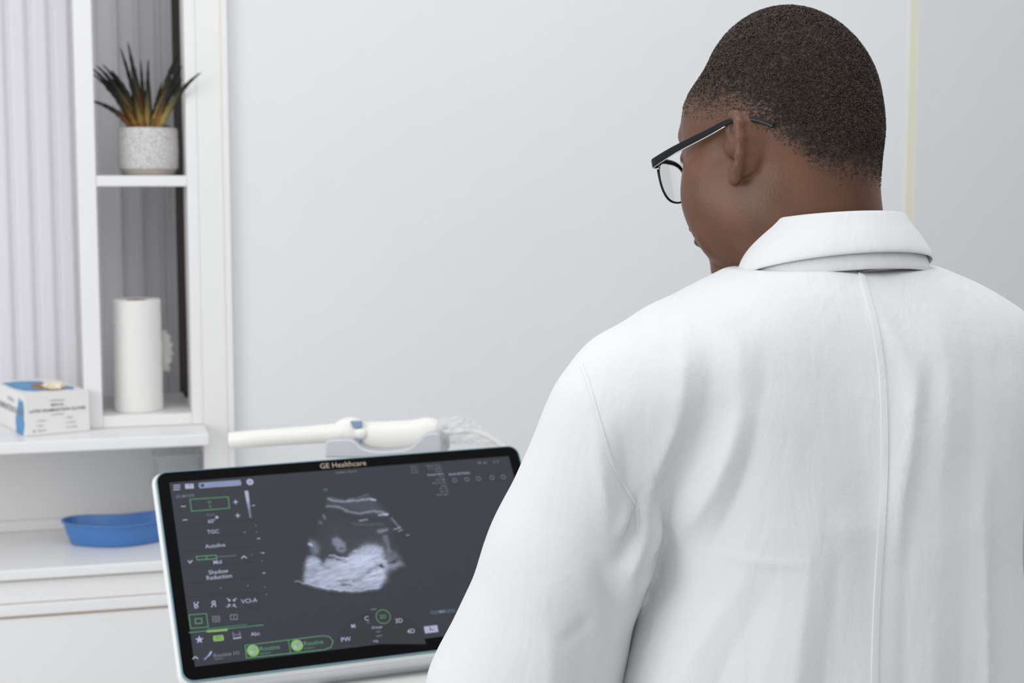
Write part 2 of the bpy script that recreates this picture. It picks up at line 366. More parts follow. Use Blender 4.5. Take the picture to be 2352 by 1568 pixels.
# ------------------------------------------------------------------ glove box
ztop_ = zt
pf = [Vector((*hp(px, py, zt), 0)) for px, py in ((68, 999), (214, 986))]
fw = (pf[1] - pf[0]); wid = fw.length; ang = math.atan2(fw.y, fw.x)
gb = wroot('glove_box', 'white and blue latex glove box on the ledge, left of the shelf unit', 'box', pf[0].x, pf[0].y, zt)
gb.rotation_euler = (0, 0, WYAW + ang); gb.location = W(pf[0].x - .006, pf[0].y - .014, zt)
ht = .078; dp = .235
bm = bmesh.new(); sk = .0
v = {}
# carton with an oval opening in its top
box(bm, (0, 0, 0), (wid, dp, ht - .0006)); obj('carton', bm, M['card'], gb, bevel=.001)
def flat(parent, name, polys, mtx, m, th=.0004):
    bm = bmesh.new()
    for pl in polys:
        A = [bm.verts.new(mtx @ Vector((a, b, .0003))) for a, b in pl]; B = [bm.verts.new(mtx @ Vector((a, b, -.0001))) for a, b in pl]
        bm.faces.new(A); bm.faces.new(B)
        for i in range(len(pl)): j = (i + 1) % len(pl); bm.faces.new((A[i], A[j], B[j], B[i]))
    return obj(name, bm, m, parent)
Tt = Matrix.Translation((0, 0, ht))
wave = lambda s: .010 * math.sin(s * 9) + .006 * math.sin(s * 23)
top_blue = [(wid * .10, dp * .86), (wid * .08, dp * .5), (wid * .14, dp * .30), (wid * .30, dp * .20), (wid * .45, dp * .23), (wid * .60, dp * .17), (wid * .74, dp * .20), (wid * .86, dp * .16), (wid * .93, dp * .30), (wid * .80, dp * .52), (wid * .66, dp * .82), (wid * .4, dp * .9)]
flat(gb, 'blue_top_print', [top_blue], Tt, M['blue_print'])
oc = (wid * .60, dp * .42)
ov = [(oc[0] + .030 * math.cos(a), oc[1] + .060 * math.sin(a)) for a in [i * 2 * math.pi / 32 for i in range(32)]]
M['opening'] = mat('card_inside', (.30, .18, .09, 1), .9, var=(30, .2)); flat(gb, 'opening', [ov], Matrix.Translation((0, 0, ht + .0005)), M['opening'])
bm = bmesh.new()                            # crumpled glove showing in the opening
bmesh.ops.create_icosphere(bm, subdivisions=4, radius=1)
for v_ in bm.verts:
    n_ = 1 + .22 * math.sin(v_.co.x * 7 + 1) * math.sin(v_.co.y * 6) + .12 * math.sin(v_.co.z * 11 + v_.co.x * 9)
    v_.co = Vector((oc[0] + .006 + v_.co.x * .019 * n_, oc[1] - .018 + v_.co.y * .034 * n_, ht + .001 + max(-.001, v_.co.z * .010 * n_)))
M['latex'] = mat('cream_latex', (.78, .70, .56, 1), .6, sub=0, var=(40, .12))
gl = obj('glove', bm, M['latex'], gb, smooth=True)
Tf = Matrix.Translation((0, -.0006, 0)) @ Matrix.Rotation(math.pi / 2, 4, 'X')
def txt(dst, s, x, y, h, mtx, align='LEFT', bold=0, mi=0): merge(dst, text_bm(s, h, align, bold), mtx @ Matrix.Translation((x, y, 0)), mi)
bm = bmesh.new(); k = wid / .118
txt(bm, 'LATEX EXAMINATION GLOVES', wid * .5, ht * .56, .0052 * k, Tf, 'CENTER', .00012)
txt(bm, 'MEDICAL', wid * .5, ht * .69, .0042 * k, Tf, 'CENTER', .00005)
obj('title_print', bm, M['dark_ink'], gb)
bm = bmesh.new()
txt(bm, 'DISPOSABLE', wid * .5, ht * .80, .0034 * k, Tf, 'CENTER'); obj('heading_print', bm, M['grey_ink'], gb); bm = bmesh.new()
txt(bm, 'POWDERED', wid * .5, ht * .46, .003 * k, Tf, 'CENTER')
for i, (a, b) in enumerate((('X-SMALL', 'LARGE'), ('SMALL', 'X-LARGE'), ('MEDIUM', 'XX-LARGE'))):
    txt(bm, a, wid * .17, ht * (.33 - .12 * i), .0032 * k, Tf); txt(bm, b, wid * .62, ht * (.36 - .12 * i), .0032 * k, Tf)
obj('size_print', bm, M['grey_ink'], gb)
flat(gb, 'blue_mark', [[(wid * .11, ht * .09), (wid * .145, ht * .09), (wid * .145, ht * .125), (wid * .11, ht * .125)]], Tf, M['blue_print'])
Ts = Matrix.Translation((-.0006, 0, 0)) @ Matrix.Rotation(-math.pi / 2, 4, 'Z') @ Matrix.Rotation(math.pi / 2, 4, 'X')
# long side: x runs from -dp (far) to 0 (near corner)
hand = [(-.020, .0), (-.062, .0), (-.066, .026), (-.052, .044), (-.048, .052), (-.040, .066), (-.035, .070), (-.031, .062), (-.029, .056), (-.022, .066), (-.014, .066), (-.009, .056), (-.008, .044), (-.011, .034), (-.006, .022), (-.014, .008)]
flat(gb, 'glove_print', [hand], Ts, M['blue_print'])
bm = bmesh.new()
Ts2 = Matrix.Translation((-.0012, 0, 0)) @ Matrix.Rotation(-math.pi / 2, 4, 'Z') @ Matrix.Rotation(math.pi / 2, 4, 'X')
txt(bm, 'LATEX EXAMINATION GLOVES', -.008, .036, .012, Ts2, 'RIGHT', .0003); txt(bm, 'MEDICAL', -.07, .056, .008, Ts2, 'RIGHT')
obj('side_print', bm, M['grey_ink'], gb)

# ------------------------------------------------------------------ blue kidney dish
uk, tk = hp(238, 1264, zc)
kd = wroot('kidney_dish', 'blue plastic kidney dish on the white counter, behind the display', 'dish', uk + .035, tk + .062, zc)
def kidney(a, b, z, n=72):
    out = []
    for i in range(n):
        th = 2 * math.pi * i / n; x = a * math.cos(th); y = b * math.sin(th)
        y += -.30 * b * math.cos(x / a * math.pi) * (1 if y > 0 else .55) + .10 * b; out.append((x, y, z))
    return out
def kd_c(a, b, z): return kidney(a, b, z)
bm = bmesh.new()
sec = [(.088, .036, 0), (.096, .044, .002), (.104, .052, .022), (.110, .058, .043), (.114, .064, .044), (.114, .064, .046), (.109, .059, .046), (.102, .050, .022), (.094, .042, .004), (.086, .034, .003)]
loft(bm, [kd_c(*s) for s in sec]); o = obj('dish', bm, M['blue_plastic'], kd, auto=50)

# ------------------------------------------------------------------ clear plastic container behind the display
uc, tcc = hp(415, 1262, zc)
cc = wroot('clear_container', 'clear plastic container standing on the counter behind the display corner', 'container', uc + .008, .062, zc)
zz0, zz1 = 0, wp(415, 1037, .062)[1] - zc
zz1 = min(zz1, zlb - zc - .006)
bm = bmesh.new()
def rr3(hx, hy, z, r=.01): return [(x, y, z) for x, y in rrect(-hx, -hy, hx, hy, r, 5)]
loft(bm, [rr3(.036, .03, 0), rr3(.038, .032, .002), rr3(.047, .036, zz1 - .01), rr3(.051, .039, zz1 - .004), rr3(.051, .039, zz1), rr3(.048, .036, zz1), rr3(.045, .034, zz1 - .012), rr3(.036, .030, .004)])
obj('container_body', bm, M['clear'], cc, auto=40)
bm = bmesh.new(); box(bm, (-.056, -.012, zz1 - .062), (-.043, .012, zz1 - .046)); obj('grip_tab', bm, M['clear'], cc, bevel=.002)

# ------------------------------------------------------------------ ultrasound machine: display pose solved from its four corners
def solve_display():
    TL, TR, BR, BL = (363, 1084), (1194, 1021), (1296, 1458), (412, 1569)
    r = [np.array(ray(*p)) for p in (TL, TR, BR, BL)]
    A = np.array([r[1], -r[2], r[3]]).T; d = np.linalg.solve(A, r[0])
    pts = [r[0], d[0] * r[1], d[1] * r[2], d[2] * r[3]]
    ex = (pts[1] - pts[0]) + (pts[2] - pts[3]); ey = (pts[3] - pts[0]) + (pts[2] - pts[1])
    s = .545 / (np.linalg.norm(ex) / 2); c = sum(pts) / 4 * s
    w_, h_ = np.linalg.norm(ex) / 2 * s, np.linalg.norm(ey) / 2 * s
    ex /= np.linalg.norm(ex); ey = -ey; ey -= ex * ey.dot(ex); ey /= np.linalg.norm(ey); ez = np.cross(ex, ey)
    return Vector(c) + C0, Vector(ex), Vector(ey), Vector(ez), w_, h_
DC, DX, DY, DZ, DW, DH = solve_display()
print('display', DC, DX, DY, DZ, DW, DH)
DM = Matrix((DX, DY, DZ)).transposed().to_4x4(); DM.translation = DC       # local x right, y up, z towards the viewer
def dp_(px, py):                             # sight line to display-plane coordinates
    r = ray(px, py); k = (DC - C0).dot(DZ) / r.dot(DZ); p = C0 + r * k - DC; return p.dot(DX), p.dot(DY)
base = Vector((DC.x + .04, DC.y + .04, 0))
um_ = thing('ultrasound_machine', 'white ultrasound machine with a black-framed touch display showing a scan', 'medical machine', base)
RM = Matrix.Translation(-base) @ DM
def dobj(name, bm, m, parent=um_, **kw):
    bmesh.ops.transform(bm, matrix=RM, verts=bm.verts); return obj(name, bm, m, parent, **kw)
hw, hh_ = DW / 2, DH / 2
def rloop(g, z, r): return [(x, y, z) for x, y in rrect(-hw + g, -hh_ + g, hw - g, hh_ - g, r, 8)]
bm = bmesh.new(); loft(bm, [rloop(.0022, -.0012, .014), rloop(.0018, 0, .0145)]); bez = dobj('bezel', bm, M['bezel'])
bm = bmesh.new(); loft(bm, [rloop(.0012, -.0045, .015), rloop(0, -.0035, .016), rloop(0, -.001, .016), rloop(.0016, -.0003, .015)]); dobj('edge_band', bm, M['teal'])
bm = bmesh.new(); loft(bm, [rloop(.05, -.045, .02), rloop(.02, -.036, .02), rloop(.004, -.024, .018), rloop(-.004, -.012, .018), rloop(-.001, -.0046, .016)]); dobj('display_housing', bm, M['housing'], auto=50)
# silver lip under the display
bm = bmesh.new(); box(bm, (-hw + .03, -hh_ - .012, -.05), (hw - .03, -hh_ + .002, -.012)); dobj('lower_lip', bm, M['silver'], bevel=.004)
bm = bmesh.new(); a = dp_(789, 1072); merge(bm, text_bm('GE Healthcare', .0082, 'CENTER', .00002), Matrix.Translation((a[0], a[1], .0004)))
dobj('maker_name', bm, M['label'])
# screen: emissive surface
sx0, sy1 = dp_(389, 1109)[0], dp_(395, 1108)[1]; sx1 = hw - (sx0 + hw); sy0 = dp_(700, 1500)[1]
bm = bmesh.new(); box(bm, (sx0, sy0, -.0008), (sx1, sy1, .0003))
M['screen'] = mat('lit_screen', (.012, .0125, .0135, 1), .35, spec=.15, emit=((.026, .030, .042, 1), .62)); scr = dobj('screen', bm, M['screen'])
print('screen', sx0, sx1, sy0, sy1)
def em(name, r, g, b, k=.6): return mat(name, (.02, .02, .02, 1), .5, spec=.2, emit=(srgb(r, g, b), k))
G = [em('screen_white', 190, 195, 225), em('screen_dim', 130, 134, 155), em('screen_green', 90, 160, 118), em('screen_lime', 150, 200, 110), em('screen_panel', 30, 32, 42), em('screen_bar', 150, 162, 205), em('screen_teal', 60, 84, 98), em('screen_dark', 45, 48, 62)]
gbm = bmesh.new(); ZG = .0006
def flush(name):
    global gbm
    o = dobj(name, gbm, None, scr)
    for m in G: o.data.materials.append(m)
    gbm = bmesh.new()
def gpoly(pts, mi, z=ZG):
    gbm.faces.new([gbm.verts.new((x, y, z)) for x, y in pts]).material_index = mi
pxs = .545 / 865
def gtext(s, px, py, hpx, mi, align='LEFT', rot=0, mirror=None, z=ZG):
    a = dp_(px, py); m = Matrix.Translation((a[0], a[1], z)) @ Matrix.Rotation(rot, 4, 'Z')
    if mirror == 'x': m = m @ Matrix.Diagonal((-1, 1, 1, 1))
    if mirror == 'y': m = m @ Matrix.Diagonal((1, -1, 1, 1))
    merge(gbm, text_bm(s, hpx * pxs * 1.12, align, hpx * pxs * .012), m, mi)
def gline(pts, wpx, mi, closed=False, z=ZG):
    q = [Vector(dp_(*p)) for p in pts]
    if closed: q.append(q[0])
    w2 = wpx * pxs / 2
    for a, b in zip(q, q[1:]):
        d = (b - a).normalized(); n = Vector((-d.y, d.x)) * w2; e = d * w2 * .8
        gpoly([a - e - n, b + e - n, b + e + n, a - e + n], mi, z)
def gdisc(px, py, rpx, mi, z=ZG, sq=1.0):
    a = dp_(px, py); gpoly([(a[0] + rpx * pxs * math.cos(i * .2618), a[1] + sq * rpx * pxs * math.sin(i * .2618)) for i in range(24)], mi, z)
def gring(px, py, rpx, wpx, mi):
    a = dp_(px, py)
    for i in range(28):
        t0, t1 = i * math.tau / 28, (i + 1) * math.tau / 28; r0, r1 = (rpx - wpx / 2) * pxs, (rpx + wpx / 2) * pxs
        gpoly([(a[0] + r * math.cos(t), a[1] + r * math.sin(t)) for r, t in ((r0, t0), (r1, t0), (r1, t1), (r0, t1))], mi)
def gbar(px0, py0, px1, py1, wpx, mi, z=ZG):    # rounded bar
    gline([(px0, py0), (px1, py1)], wpx, mi, z=z); gdisc(px0, py0, wpx / 2, mi, z); gdisc(px1, py1, wpx / 2, mi, z)
# top bar
for k in (0, 5, 10): gline([(399, 1115 + k), (413, 1114 + k)], 2.2, 0)
gline([(430, 1117), (440, 1116.5)], 12, 0); gline([(433, 1115), (438, 1115)], 1.5, 4, z=ZG + .0002)
gbar(463, 1115, 547, 1109, 14, 5); gdisc(465, 1115, 4, 7, ZG + .0002)
gtext('Tap to type text here', 478, 1115, 3.4, 1, z=ZG + .0002); gtext('Settings', 490, 1119.5, 3, 1, z=ZG + .0002)
gdisc(574, 1107, 8, 0); gdisc(574, 1107, 3, 5, ZG + .0002)
gtext('2D MODE', 403, 1144, 6, 1)
flush('top_menu')
# colour bar, fading
for i in range(12):
    y = 1130 + i * 4.8; gline([(566 + i * .75, y), (566.8 + i * .75, y + 4.8)], 8 - i * .35, 0 if i < 5 else (5 if i < 8 else 1))
gline([(436, 1147), (524, 1141), (527, 1167), (440, 1174)], 2, 2, True); gtext('50', 481, 1156, 5, 2, 'CENTER'); gtext('0', 483, 1166, 6, 2, 'CENTER')
for px, py, t in ((421, 1163, '-'), (541, 1153, '+'), (425, 1194, '-'), (546, 1184, '+')):
    gline([(px - 4.5, py + .3), (px + 4.5, py - .3)], 2.2, 0)
    if t == '+': gline([(px - .5, py - 4.5), (px + .5, py + 4.5)], 2.2, 0)
gtext('Zoom', 484, 1184, 4.5, 1, 'CENTER'); gdisc(498, 1188, 3.4, 0)
gtext('60°', 487, 1201, 8, 0, 'CENTER'); gtext('TGC', 490, 1225, 8, 0, 'CENTER'); gtext('Autolive', 495, 1257, 8, 0, 'CENTER'); gtext('Mid', 500, 1295, 8, 0, 'CENTER')
gtext('Shadow', 502, 1317, 8.5, 0, 'CENTER'); gtext('Reduction', 504, 1329, 8.5, 0, 'CENTER')
gline([(451, 1278), (496, 1275), (498, 1283), (453, 1286)], 2.2, 2, True); gline([(474, 1277), (475, 1284)], 2, 2); gline([(498, 1279), (542, 1276)], 1.4, 1)
gline([(432, 1288), (437, 1293), (441, 1287)], 2.4, 0); gline([(555, 1282), (560, 1277), (566, 1281)], 2.4, 0)
for y0 in (1207, 1236, 1268, 1303, 1340, 1372):
    gline([(402 + (y0 - 1100) * .105, y0), (572 + (y0 - 1100) * .09, y0 - 13)], .9, 4)
gdisc(507, 1350, 1.6, 1); gdisc(569, 1345, 1.6, 1); gdisc(562, 1223, 2, 1)
gline([(560, 1368), (592, 1366), (596, 1394), (563, 1397)], 1, 4, True)
for px, py in ((582, 1161), (594, 1237), (604, 1270), (606, 1316)): gline([(px - 2.6, py), (px + 2.6, py - .3)], 2, 0)
for px, py in ((578, 1274), (598, 1269), (587, 1207), (590, 1222), (602, 1288), (608, 1348), (612, 1365)): gdisc(px, py, 1.3, 1)
flush('setting_panel')
gtext('R', 450, 1382.5, 13, 0, 'CENTER', mirror='y'); gtext('R', 491, 1394, 13, 0, 'CENTER', mirror='x')
for sx, sy in ((-1, -1), (1, -1), (-1, 1), (1, 1)):
    cx_, cy_ = 532 + sx * 7, 1384 + sy * 7; gline([(cx_ + sx * 3, cy_ + sy * 3), (cx_ - sx * 2, cy_ - sy * 2)], 2, 0); gline([(cx_ - sx * 3, cy_ - sy * 0), (cx_ - sx * 2.5, cy_ - sy * 3), (cx_, cy_ - sy * 3)], 2, 0)
gtext('Full screen', 519, 1395.5, 3.2, 1); gtext('VCI-A', 573, 1384, 8.5, 0, 'CENTER')
gline([(434, 1412), (474, 1409), (478, 1440), (438, 1443)], 1.8, 2, True); gline([(448, 1421), (463, 1420), (464, 1431), (449, 1432)], 2.2, 2, True)
gline([(488, 1416), (503, 1415), (504, 1427), (489, 1428)], 1.8, 1, True); gline([(495.5, 1416), (496.5, 1427)], 1.5, 1); gline([(489, 1422), (504, 1421)], 1.5, 1)
gline([(529, 1412), (544, 1411), (545, 1422), (530, 1423)], 1.8, 1, True); gline([(536.5, 1412), (537.5, 1422)], 1.5, 1)
gline([(434, 1453), (605, 1435)], 1.8, 2); gline([(477, 1444), (566, 1434)], 1.2, 2); gline([(477, 1449.5), (520, 1446)], 5.5, 3)
st = dp_(458, 1469)
gpoly([(st[0] + (9.5 if i % 2 == 0 else 4) * pxs * math.sin(i * math.pi / 5 + .07), st[1] + (9.5 if i % 2 == 0 else 4) * pxs * math.cos(i * math.pi / 5 + .07)) for i in range(10)], 0)
gbar(496, 1466, 507, 1465, 13, 3); gline([(494, 1463), (509, 1462)], 1, 4, z=ZG + .0002); gline([(494, 1467.5), (509, 1466.5)], 1, 4, z=ZG + .0002)
gline([(535, 1452), (537, 1468)], 2, 1); gline([(550, 1451), (553, 1466)], 2, 1); gline([(535, 1458), (552, 1457)], 2, 1); gline([(537, 1466), (553, 1464)], 3, 0); gtext('Abc', 587, 1459.5, 7.5, 0, 'CENTER')
gline([(443, 1513), (448, 1508), (454, 1512)], 2.4, 0); gline([(470, 1514), (481, 1503)], 3, 5); gline([(480, 1505), (485, 1497)], 3.5, 0)
gtext('Routine H1', 490, 1510, 7.6, 1); gtext('Generic', 493, 1515.5, 3.5, 1)
flush('tool_icons')
gline([(563, 1482), (740, 1460), (757, 1462), (765, 1473), (760, 1486), (745, 1492), (566, 1511)], 2, 2, True); gline([(662, 1470), (667, 1500)], 1.8, 2)
for px, py in ((581, 1494), (682, 1482)):
    gdisc(px, py, 13, 3); gline([(px - 4, py + 4), (px + 5, py - 6)], 5, 5, z=ZG + .0002); gdisc(px - 4, py + 4, 4, 0, ZG + .0004)
    gtext('Routine', px + 16, py + 1, 8.5, 2); gtext('Obstetric', px + 16, py + 9, 3.8, 2)
flush('routine_buttons')
# top right parameter block
for i in range(3): gtext('Th 0.%d' % (i + 1), 951 + i, 1077 + i * 6.6 - 3, 4.2, 1, 'CENTER')
rows = [('OB 2/3 Trim.', 1), ('C1-5 / 60Hz', 1), ('17.5cm', 1), ('Routine Harm', 0), ('Gn 3', 1), ('C9 / M8', 1), ('FF2 / E3 SRI', 1), ('Auto', 2), ('P5 / 60', 1), ('Pwr 95', 1), ('Qual. high1', 1)]
for i, (s, mi) in enumerate(rows): gtext(s, 1013 + i * 1.9, 1070 + i * 6.6, 4.3, mi, 'RIGHT')
flush('parameter_readout')
gtext('SCAN SETTINGS', 1031, 1092, 4.5, 0)
gtext('08', 1097, 1066, 6, 1); gtext('02', 1110, 1066, 6, 1); gtext('2:17', 1132, 1064, 6, 1)
for px in (1044, 1072, 1099, 1130, 1156): gring(px, 1103 - (px - 1044) * .07, 5, 1.6, 1)
flush('status_icons')
gtext('GE', 748, 1127, 5, 2, 'CENTER'); flush('probe_marker'); gtext('ELIMMAS HEALTH', 771, 1088, 4, 1); flush('scan_heading')
# mode wheel
gpoly([(dp_(874 + 105 * math.cos(t), 1490 - 88 * math.sin(t))) for t in [math.pi * i / 24 * .92 + .12 for i in range(25)]], 4, .00045)
gring(880, 1416, 16, 1.8, 2); gtext('2D', 880, 1420, 8, 2, 'CENTER'); gline([(852, 1400), (864, 1398.5)], 2, 1)
for s, px, py, h in (('C', 843, 1425, 9), ('M', 812, 1442, 8), ('PW', 795, 1473, 9), ('3D', 917, 1430, 9), ('4D', 945, 1454, 9), ('Change', 866, 1443, 5), ('Img', 863, 1474, 4.5)): gtext(s, px, py, h, 0, 'CENTER')
gtext('TD', 846, 1432, 3.5, 1, 'CENTER'); gring(869, 1455, 14, 1, 4); gline([(865, 1451), (873, 1450)], 1.6, 2); gline([(865, 1461), (877, 1459)], 2, 1)
flush('mode_wheel')
gline([(991, 1407), (1042, 1402)], 9, 6); gtext('45 %', 1015, 1406.5, 4, 0, 'CENTER', z=ZG + .0002)
gline([(981, 1446), (999, 1444)], 16, 0); gline([(987, 1440), (988, 1447), (996, 1446)], 2, 7, z=ZG + .0003)
flush('save_icon')
# scan image on the screen
def poly_sd(X, Y, poly):
    poly = np.array(poly, float); inside = np.zeros(X.shape, bool); dm = np.full(X.shape, 1e9)
    for (x0, y0), (x1, y1) in zip(poly, np.roll(poly, -1, 0)):
        dx, dy = x1 - x0, y1 - y0; t = np.clip(((X - x0) * dx + (Y - y0) * dy) / (dx * dx + dy * dy + 1e-9), 0, 1)
        dm = np.minimum(dm, (X - x0 - t * dx) ** 2 + (Y - y0 - t * dy) ** 2)
        c = ((y0 > Y) != (y1 > Y)) & (X < dx * (Y - y0) / (dy if dy else 1e-9) + x0); inside ^= c
    return np.where(inside, -1, 1) * np.sqrt(dm)
def vnoise(X, Y, seed):
    r = np.random.default_rng(seed); T = r.random((64, 64)); xi = np.floor(X).astype(int); yi = np.floor(Y).astype(int); fx = X - xi; fy = Y - yi
    fx = fx * fx * (3 - 2 * fx); fy = fy * fy * (3 - 2 * fy); g = lambda a, b: T[a % 64, b % 64]
    return (g(xi, yi) * (1 - fx) + g(xi + 1, yi) * fx) * (1 - fy) + (g(xi, yi + 1) * (1 - fx) + g(xi + 1, yi + 1) * fx) * fy
def scan_image():
    n, m = 300, 250
    gx, gy = np.meshgrid(np.linspace(150, 1800, n), np.linspace(60, 1480, m), indexing='ij')     # units of 1/5.806 px
    wx = gx + 24 * (vnoise(gx / 60, gy / 60, 1) - .5) + 10 * (vnoise(gx / 18, gy / 18, 5) - .5); wy = gy + 20 * (vnoise(gx / 55, gy / 55, 2) - .5) + 8 * (vnoise(gx / 18, gy / 18, 6) - .5)
    I = np.zeros(gx.shape)
    st_ = vnoise(gx / 90 + gy / 300, (gy + .28 * gx) / 17, 3); sp = vnoise(gx / 8, gy / 8, 4); lo = vnoise(gx / 120, gy / 90, 9)
    def blob(poly, edge, amp):
        sd = poly_sd(wx, wy, poly); return amp / (1 + np.exp(np.clip(sd / edge, -30, 30)))
    def stroke(pts, w_, amp):
        dm = np.full(gx.shape, 1e9); pts = np.array(pts, float)
        for (x0, y0), (x1, y1) in zip(pts, pts[1:]):
            dx, dy = x1 - x0, y1 - y0; t = np.clip(((wx - x0) * dx + (wy - y0) * dy) / (dx * dx + dy * dy), 0, 1); dm = np.minimum(dm, (wx - x0 - t * dx) ** 2 + (wy - y0 - t * dy) ** 2)
        return amp * np.exp(-dm / w_ ** 2)
    mass = [(400, 985), (440, 970), (500, 985), (560, 1030), (595, 1065), (650, 1015), (740, 1000), (800, 1010), (900, 1000), (960, 950), (1040, 890), (1120, 845), (1200, 820), (1300, 822), (1370, 850), (1405, 920), (1400, 1000), (1440, 1070), (1420, 1150), (1420, 1250), (1390, 1330), (1330, 1400), (1200, 1420), (1000, 1438), (800, 1430), (600, 1400), (400, 1355), (330, 1310), (335, 1240), (350, 1150), (365, 1050)]
    I += blob(mass, 14, .62) * (.72 + .40 * st_ * (gy > 950) + .22 * lo)
    I += blob([(960, 950), (1120, 850), (1200, 825), (1300, 825), (1370, 855), (1390, 930), (1330, 1020), (1180, 1130), (1000, 1220), (830, 1200), (800, 1080)], 34, .16)
    I += blob([(1400, 1050), (1500, 1060), (1620, 1045), (1650, 1080), (1560, 1130), (1440, 1170)], 18, .42)
    I += blob([(1440, 960), (1560, 930), (1600, 980), (1500, 1040), (1420, 1030)], 26, .26) + blob([(1370, 1180), (1450, 1200), (1440, 1300), (1370, 1350)], 26, .22)
    I += blob([(715, 745), (765, 710), (830, 745), (885, 800), (895, 880), (850, 930), (800, 905), (765, 850), (712, 815)], 10, .32)
    I -= .26 * np.exp(-((gx - 838) / 32) ** 2 - ((gy - 868) / 16) ** 2)
    I += blob([(395, 800), (430, 755), (500, 800), (545, 860), (530, 930), (470, 940), (430, 870)], 16, .28) + stroke([(402, 805), (440, 832)], 13, .65)
    for pts, w_, a in (([(665, 205), (760, 232), (900, 245), (1040, 228), (1190, 205), (1280, 215)], 13, .40), ([(680, 185), (900, 225), (1190, 155)], 8, .16), ([(640, 308), (800, 320), (960, 385), (1060, 410), (1200, 385), (1330, 370), (1440, 405)], 15, .30),
                       ([(1340, 430), (1450, 405)], 13, .55), ([(1080, 495), (1180, 490)], 13, .42), ([(1230, 210), (1285, 220)], 12, .3), ([(1330, 640), (1440, 615)], 24, .30), ([(1420, 720), (1450, 800), (1470, 900)], 34, .20), ([(1500, 470), (1550, 520), (1610, 580)], 16, .26), ([(1540, 612), (1620, 585)], 8, .45), ([(1605, 635), (1650, 615)], 10, .38),
                       ([(1710, 690), (1730, 690)], 12, .4), ([(670, 958), (750, 962)], 9, .55), ([(760, 985), (930, 998)], 10, .6), ([(990, 910), (1040, 895)], 9, .35), ([(600, 420), (620, 460)], 17, .20), ([(555, 520), (575, 530)], 20, .18), ([(220, 1300), (400, 1345), (640, 1400), (860, 1428), (1100, 1428), (1380, 1385)], 13, .30),
                       ([(1000, 540), (1200, 550), (1400, 540)], 20, .08), ([(1140, 1290), (1330, 1240)], 10, .22), ([(1250, 1200), (1400, 1140)], 14, .20)): I += stroke(pts, w_, a)
    for pts, w_, a in (([(1360, 1090), (1390, 1115)], 24, -.62), ([(1010, 1290), (1120, 1240), (1230, 1150), (1330, 1090), (1560, 1040)], 17, -.22), ([(830, 1355), (980, 1360)], 11, -.45), ([(780, 1290), (900, 1300), (1010, 1290)], 12, -.22), ([(560, 1080), (640, 1130), (760, 1160)], 18, -.14), ([(1270, 1010), (1310, 1080)], 16, -.14), ([(780, 1020), (900, 1050)], 16, -.22)): I += stroke(pts, w_, a)
    I += blob([(665, 190), (900, 230), (1200, 160), (1290, 215), (1390, 320), (1450, 400), (1300, 420), (1040, 400), (800, 310), (650, 300)], 22, .10)
    I += blob([(560, 480), (700, 380), (1100, 520), (1500, 500), (1560, 950), (950, 960), (560, 1000), (480, 760)], 60, .05) * (.5 + sp)
    I *= (.86 + .28 * sp); I = np.clip(I, 0, 1)
    return gx, gy, I
gx, gy, I = scan_image(); n, m = gx.shape
cos_ = np.array([dp_(640 + a / 5.806, 1110 + b / 5.806) for a, b in ((gx[0, 0], gy[0, 0]), (gx[-1, 0], gy[0, 0]), (gx[-1, -1], gy[-1, -1]), (gx[0, 0], gy[-1, -1]))])
vs = []; rxx = RM.to_3x3(); idx = lambda i, j: i * m + j
PX = 640 + gx / 5.806; PY = 1110 + gy / 5.806
R_ = np.array(FW)[None] + np.array([1, 0, 0])[None] * ((PX.ravel() - CX) / F)[:, None] - np.array(UP)[None] * ((PY.ravel() - CY) / F)[:, None]
kk = np.dot(np.array(DC - C0), np.array(DZ)) / (R_ @ np.array(DZ)); pts3 = np.array(C0) + R_ * kk[:, None] + np.array(DZ) * .00045 - np.array(base)
ii, jj = np.meshgrid(np.arange(n - 1), np.arange(m - 1), indexing='ij'); fc = np.stack([idx(ii, jj), idx(ii, jj + 1), idx(ii + 1, jj + 1), idx(ii + 1, jj)], -1).reshape(-1, 4)
keep = I.ravel()[fc].max(1) > .012; fc = fc[keep]
me = bpy.data.meshes.new('scan_image'); me.from_pydata(pts3.tolist(), [], fc.tolist()); at = me.color_attributes.new('Col', 'FLOAT_COLOR', 'POINT')
Iv = I.ravel()[:, None]; b0 = np.array([.026, .030, .042]) * .62; b1 = np.array([.52, .58, .76]) * .95
c = b0 * (1 - Iv ** 1.25) + b1 * Iv ** 1.25; at.data.foreach_set('color', np.concatenate([c, np.ones((len(c), 1))], 1).astype('f4').ravel())
M['scan'] = attr_mat('scan_glow', 'Col', .35, emit=True, spec=.15); link('scan_image', me, scr, M['scan'])
# body of the machine under and behind the display
bl = Matrix.Translation(-base)
def mb(name, lo, hi, m, bevel=.006, rot=0):
    bm = bmesh.new(); box(bm, lo, hi)
    return obj(name, bm, m, um_, bevel=bevel)
zb = (DC - DY * hh_).z
mb('console', (-.10, -.46, zb - .13), (.42, .02, zb - .035), M['console'], .02)
mb('pedestal', (.02, -.28, .14), (.34, -.02, zb - .13), M['console'], .02)
mb('base_foot', (-.08, -.42, .07), (.42, .06, .14), M['console'], .02)
for a, b in ((-.05, -.38), (.38, -.38), (-.05, .02), (.38, .02)):
    bm = bmesh.new(); tube(bm, [(a - .012, b, .035), (a + .012, b, .035)], .035, 24, side=(0, 0, 1)); obj('castor', bm, M['dark_plastic'], um_, auto=40)
bm = bmesh.new(); tube(bm, [(.04, .02 - .05, zb - .05), (.04, .06, zb - .01), Vector(DC - base) - DZ * .03 - DY * .03], [.035, .03, .03], 20); obj('support_arm', bm, M['console'], um_, auto=40)
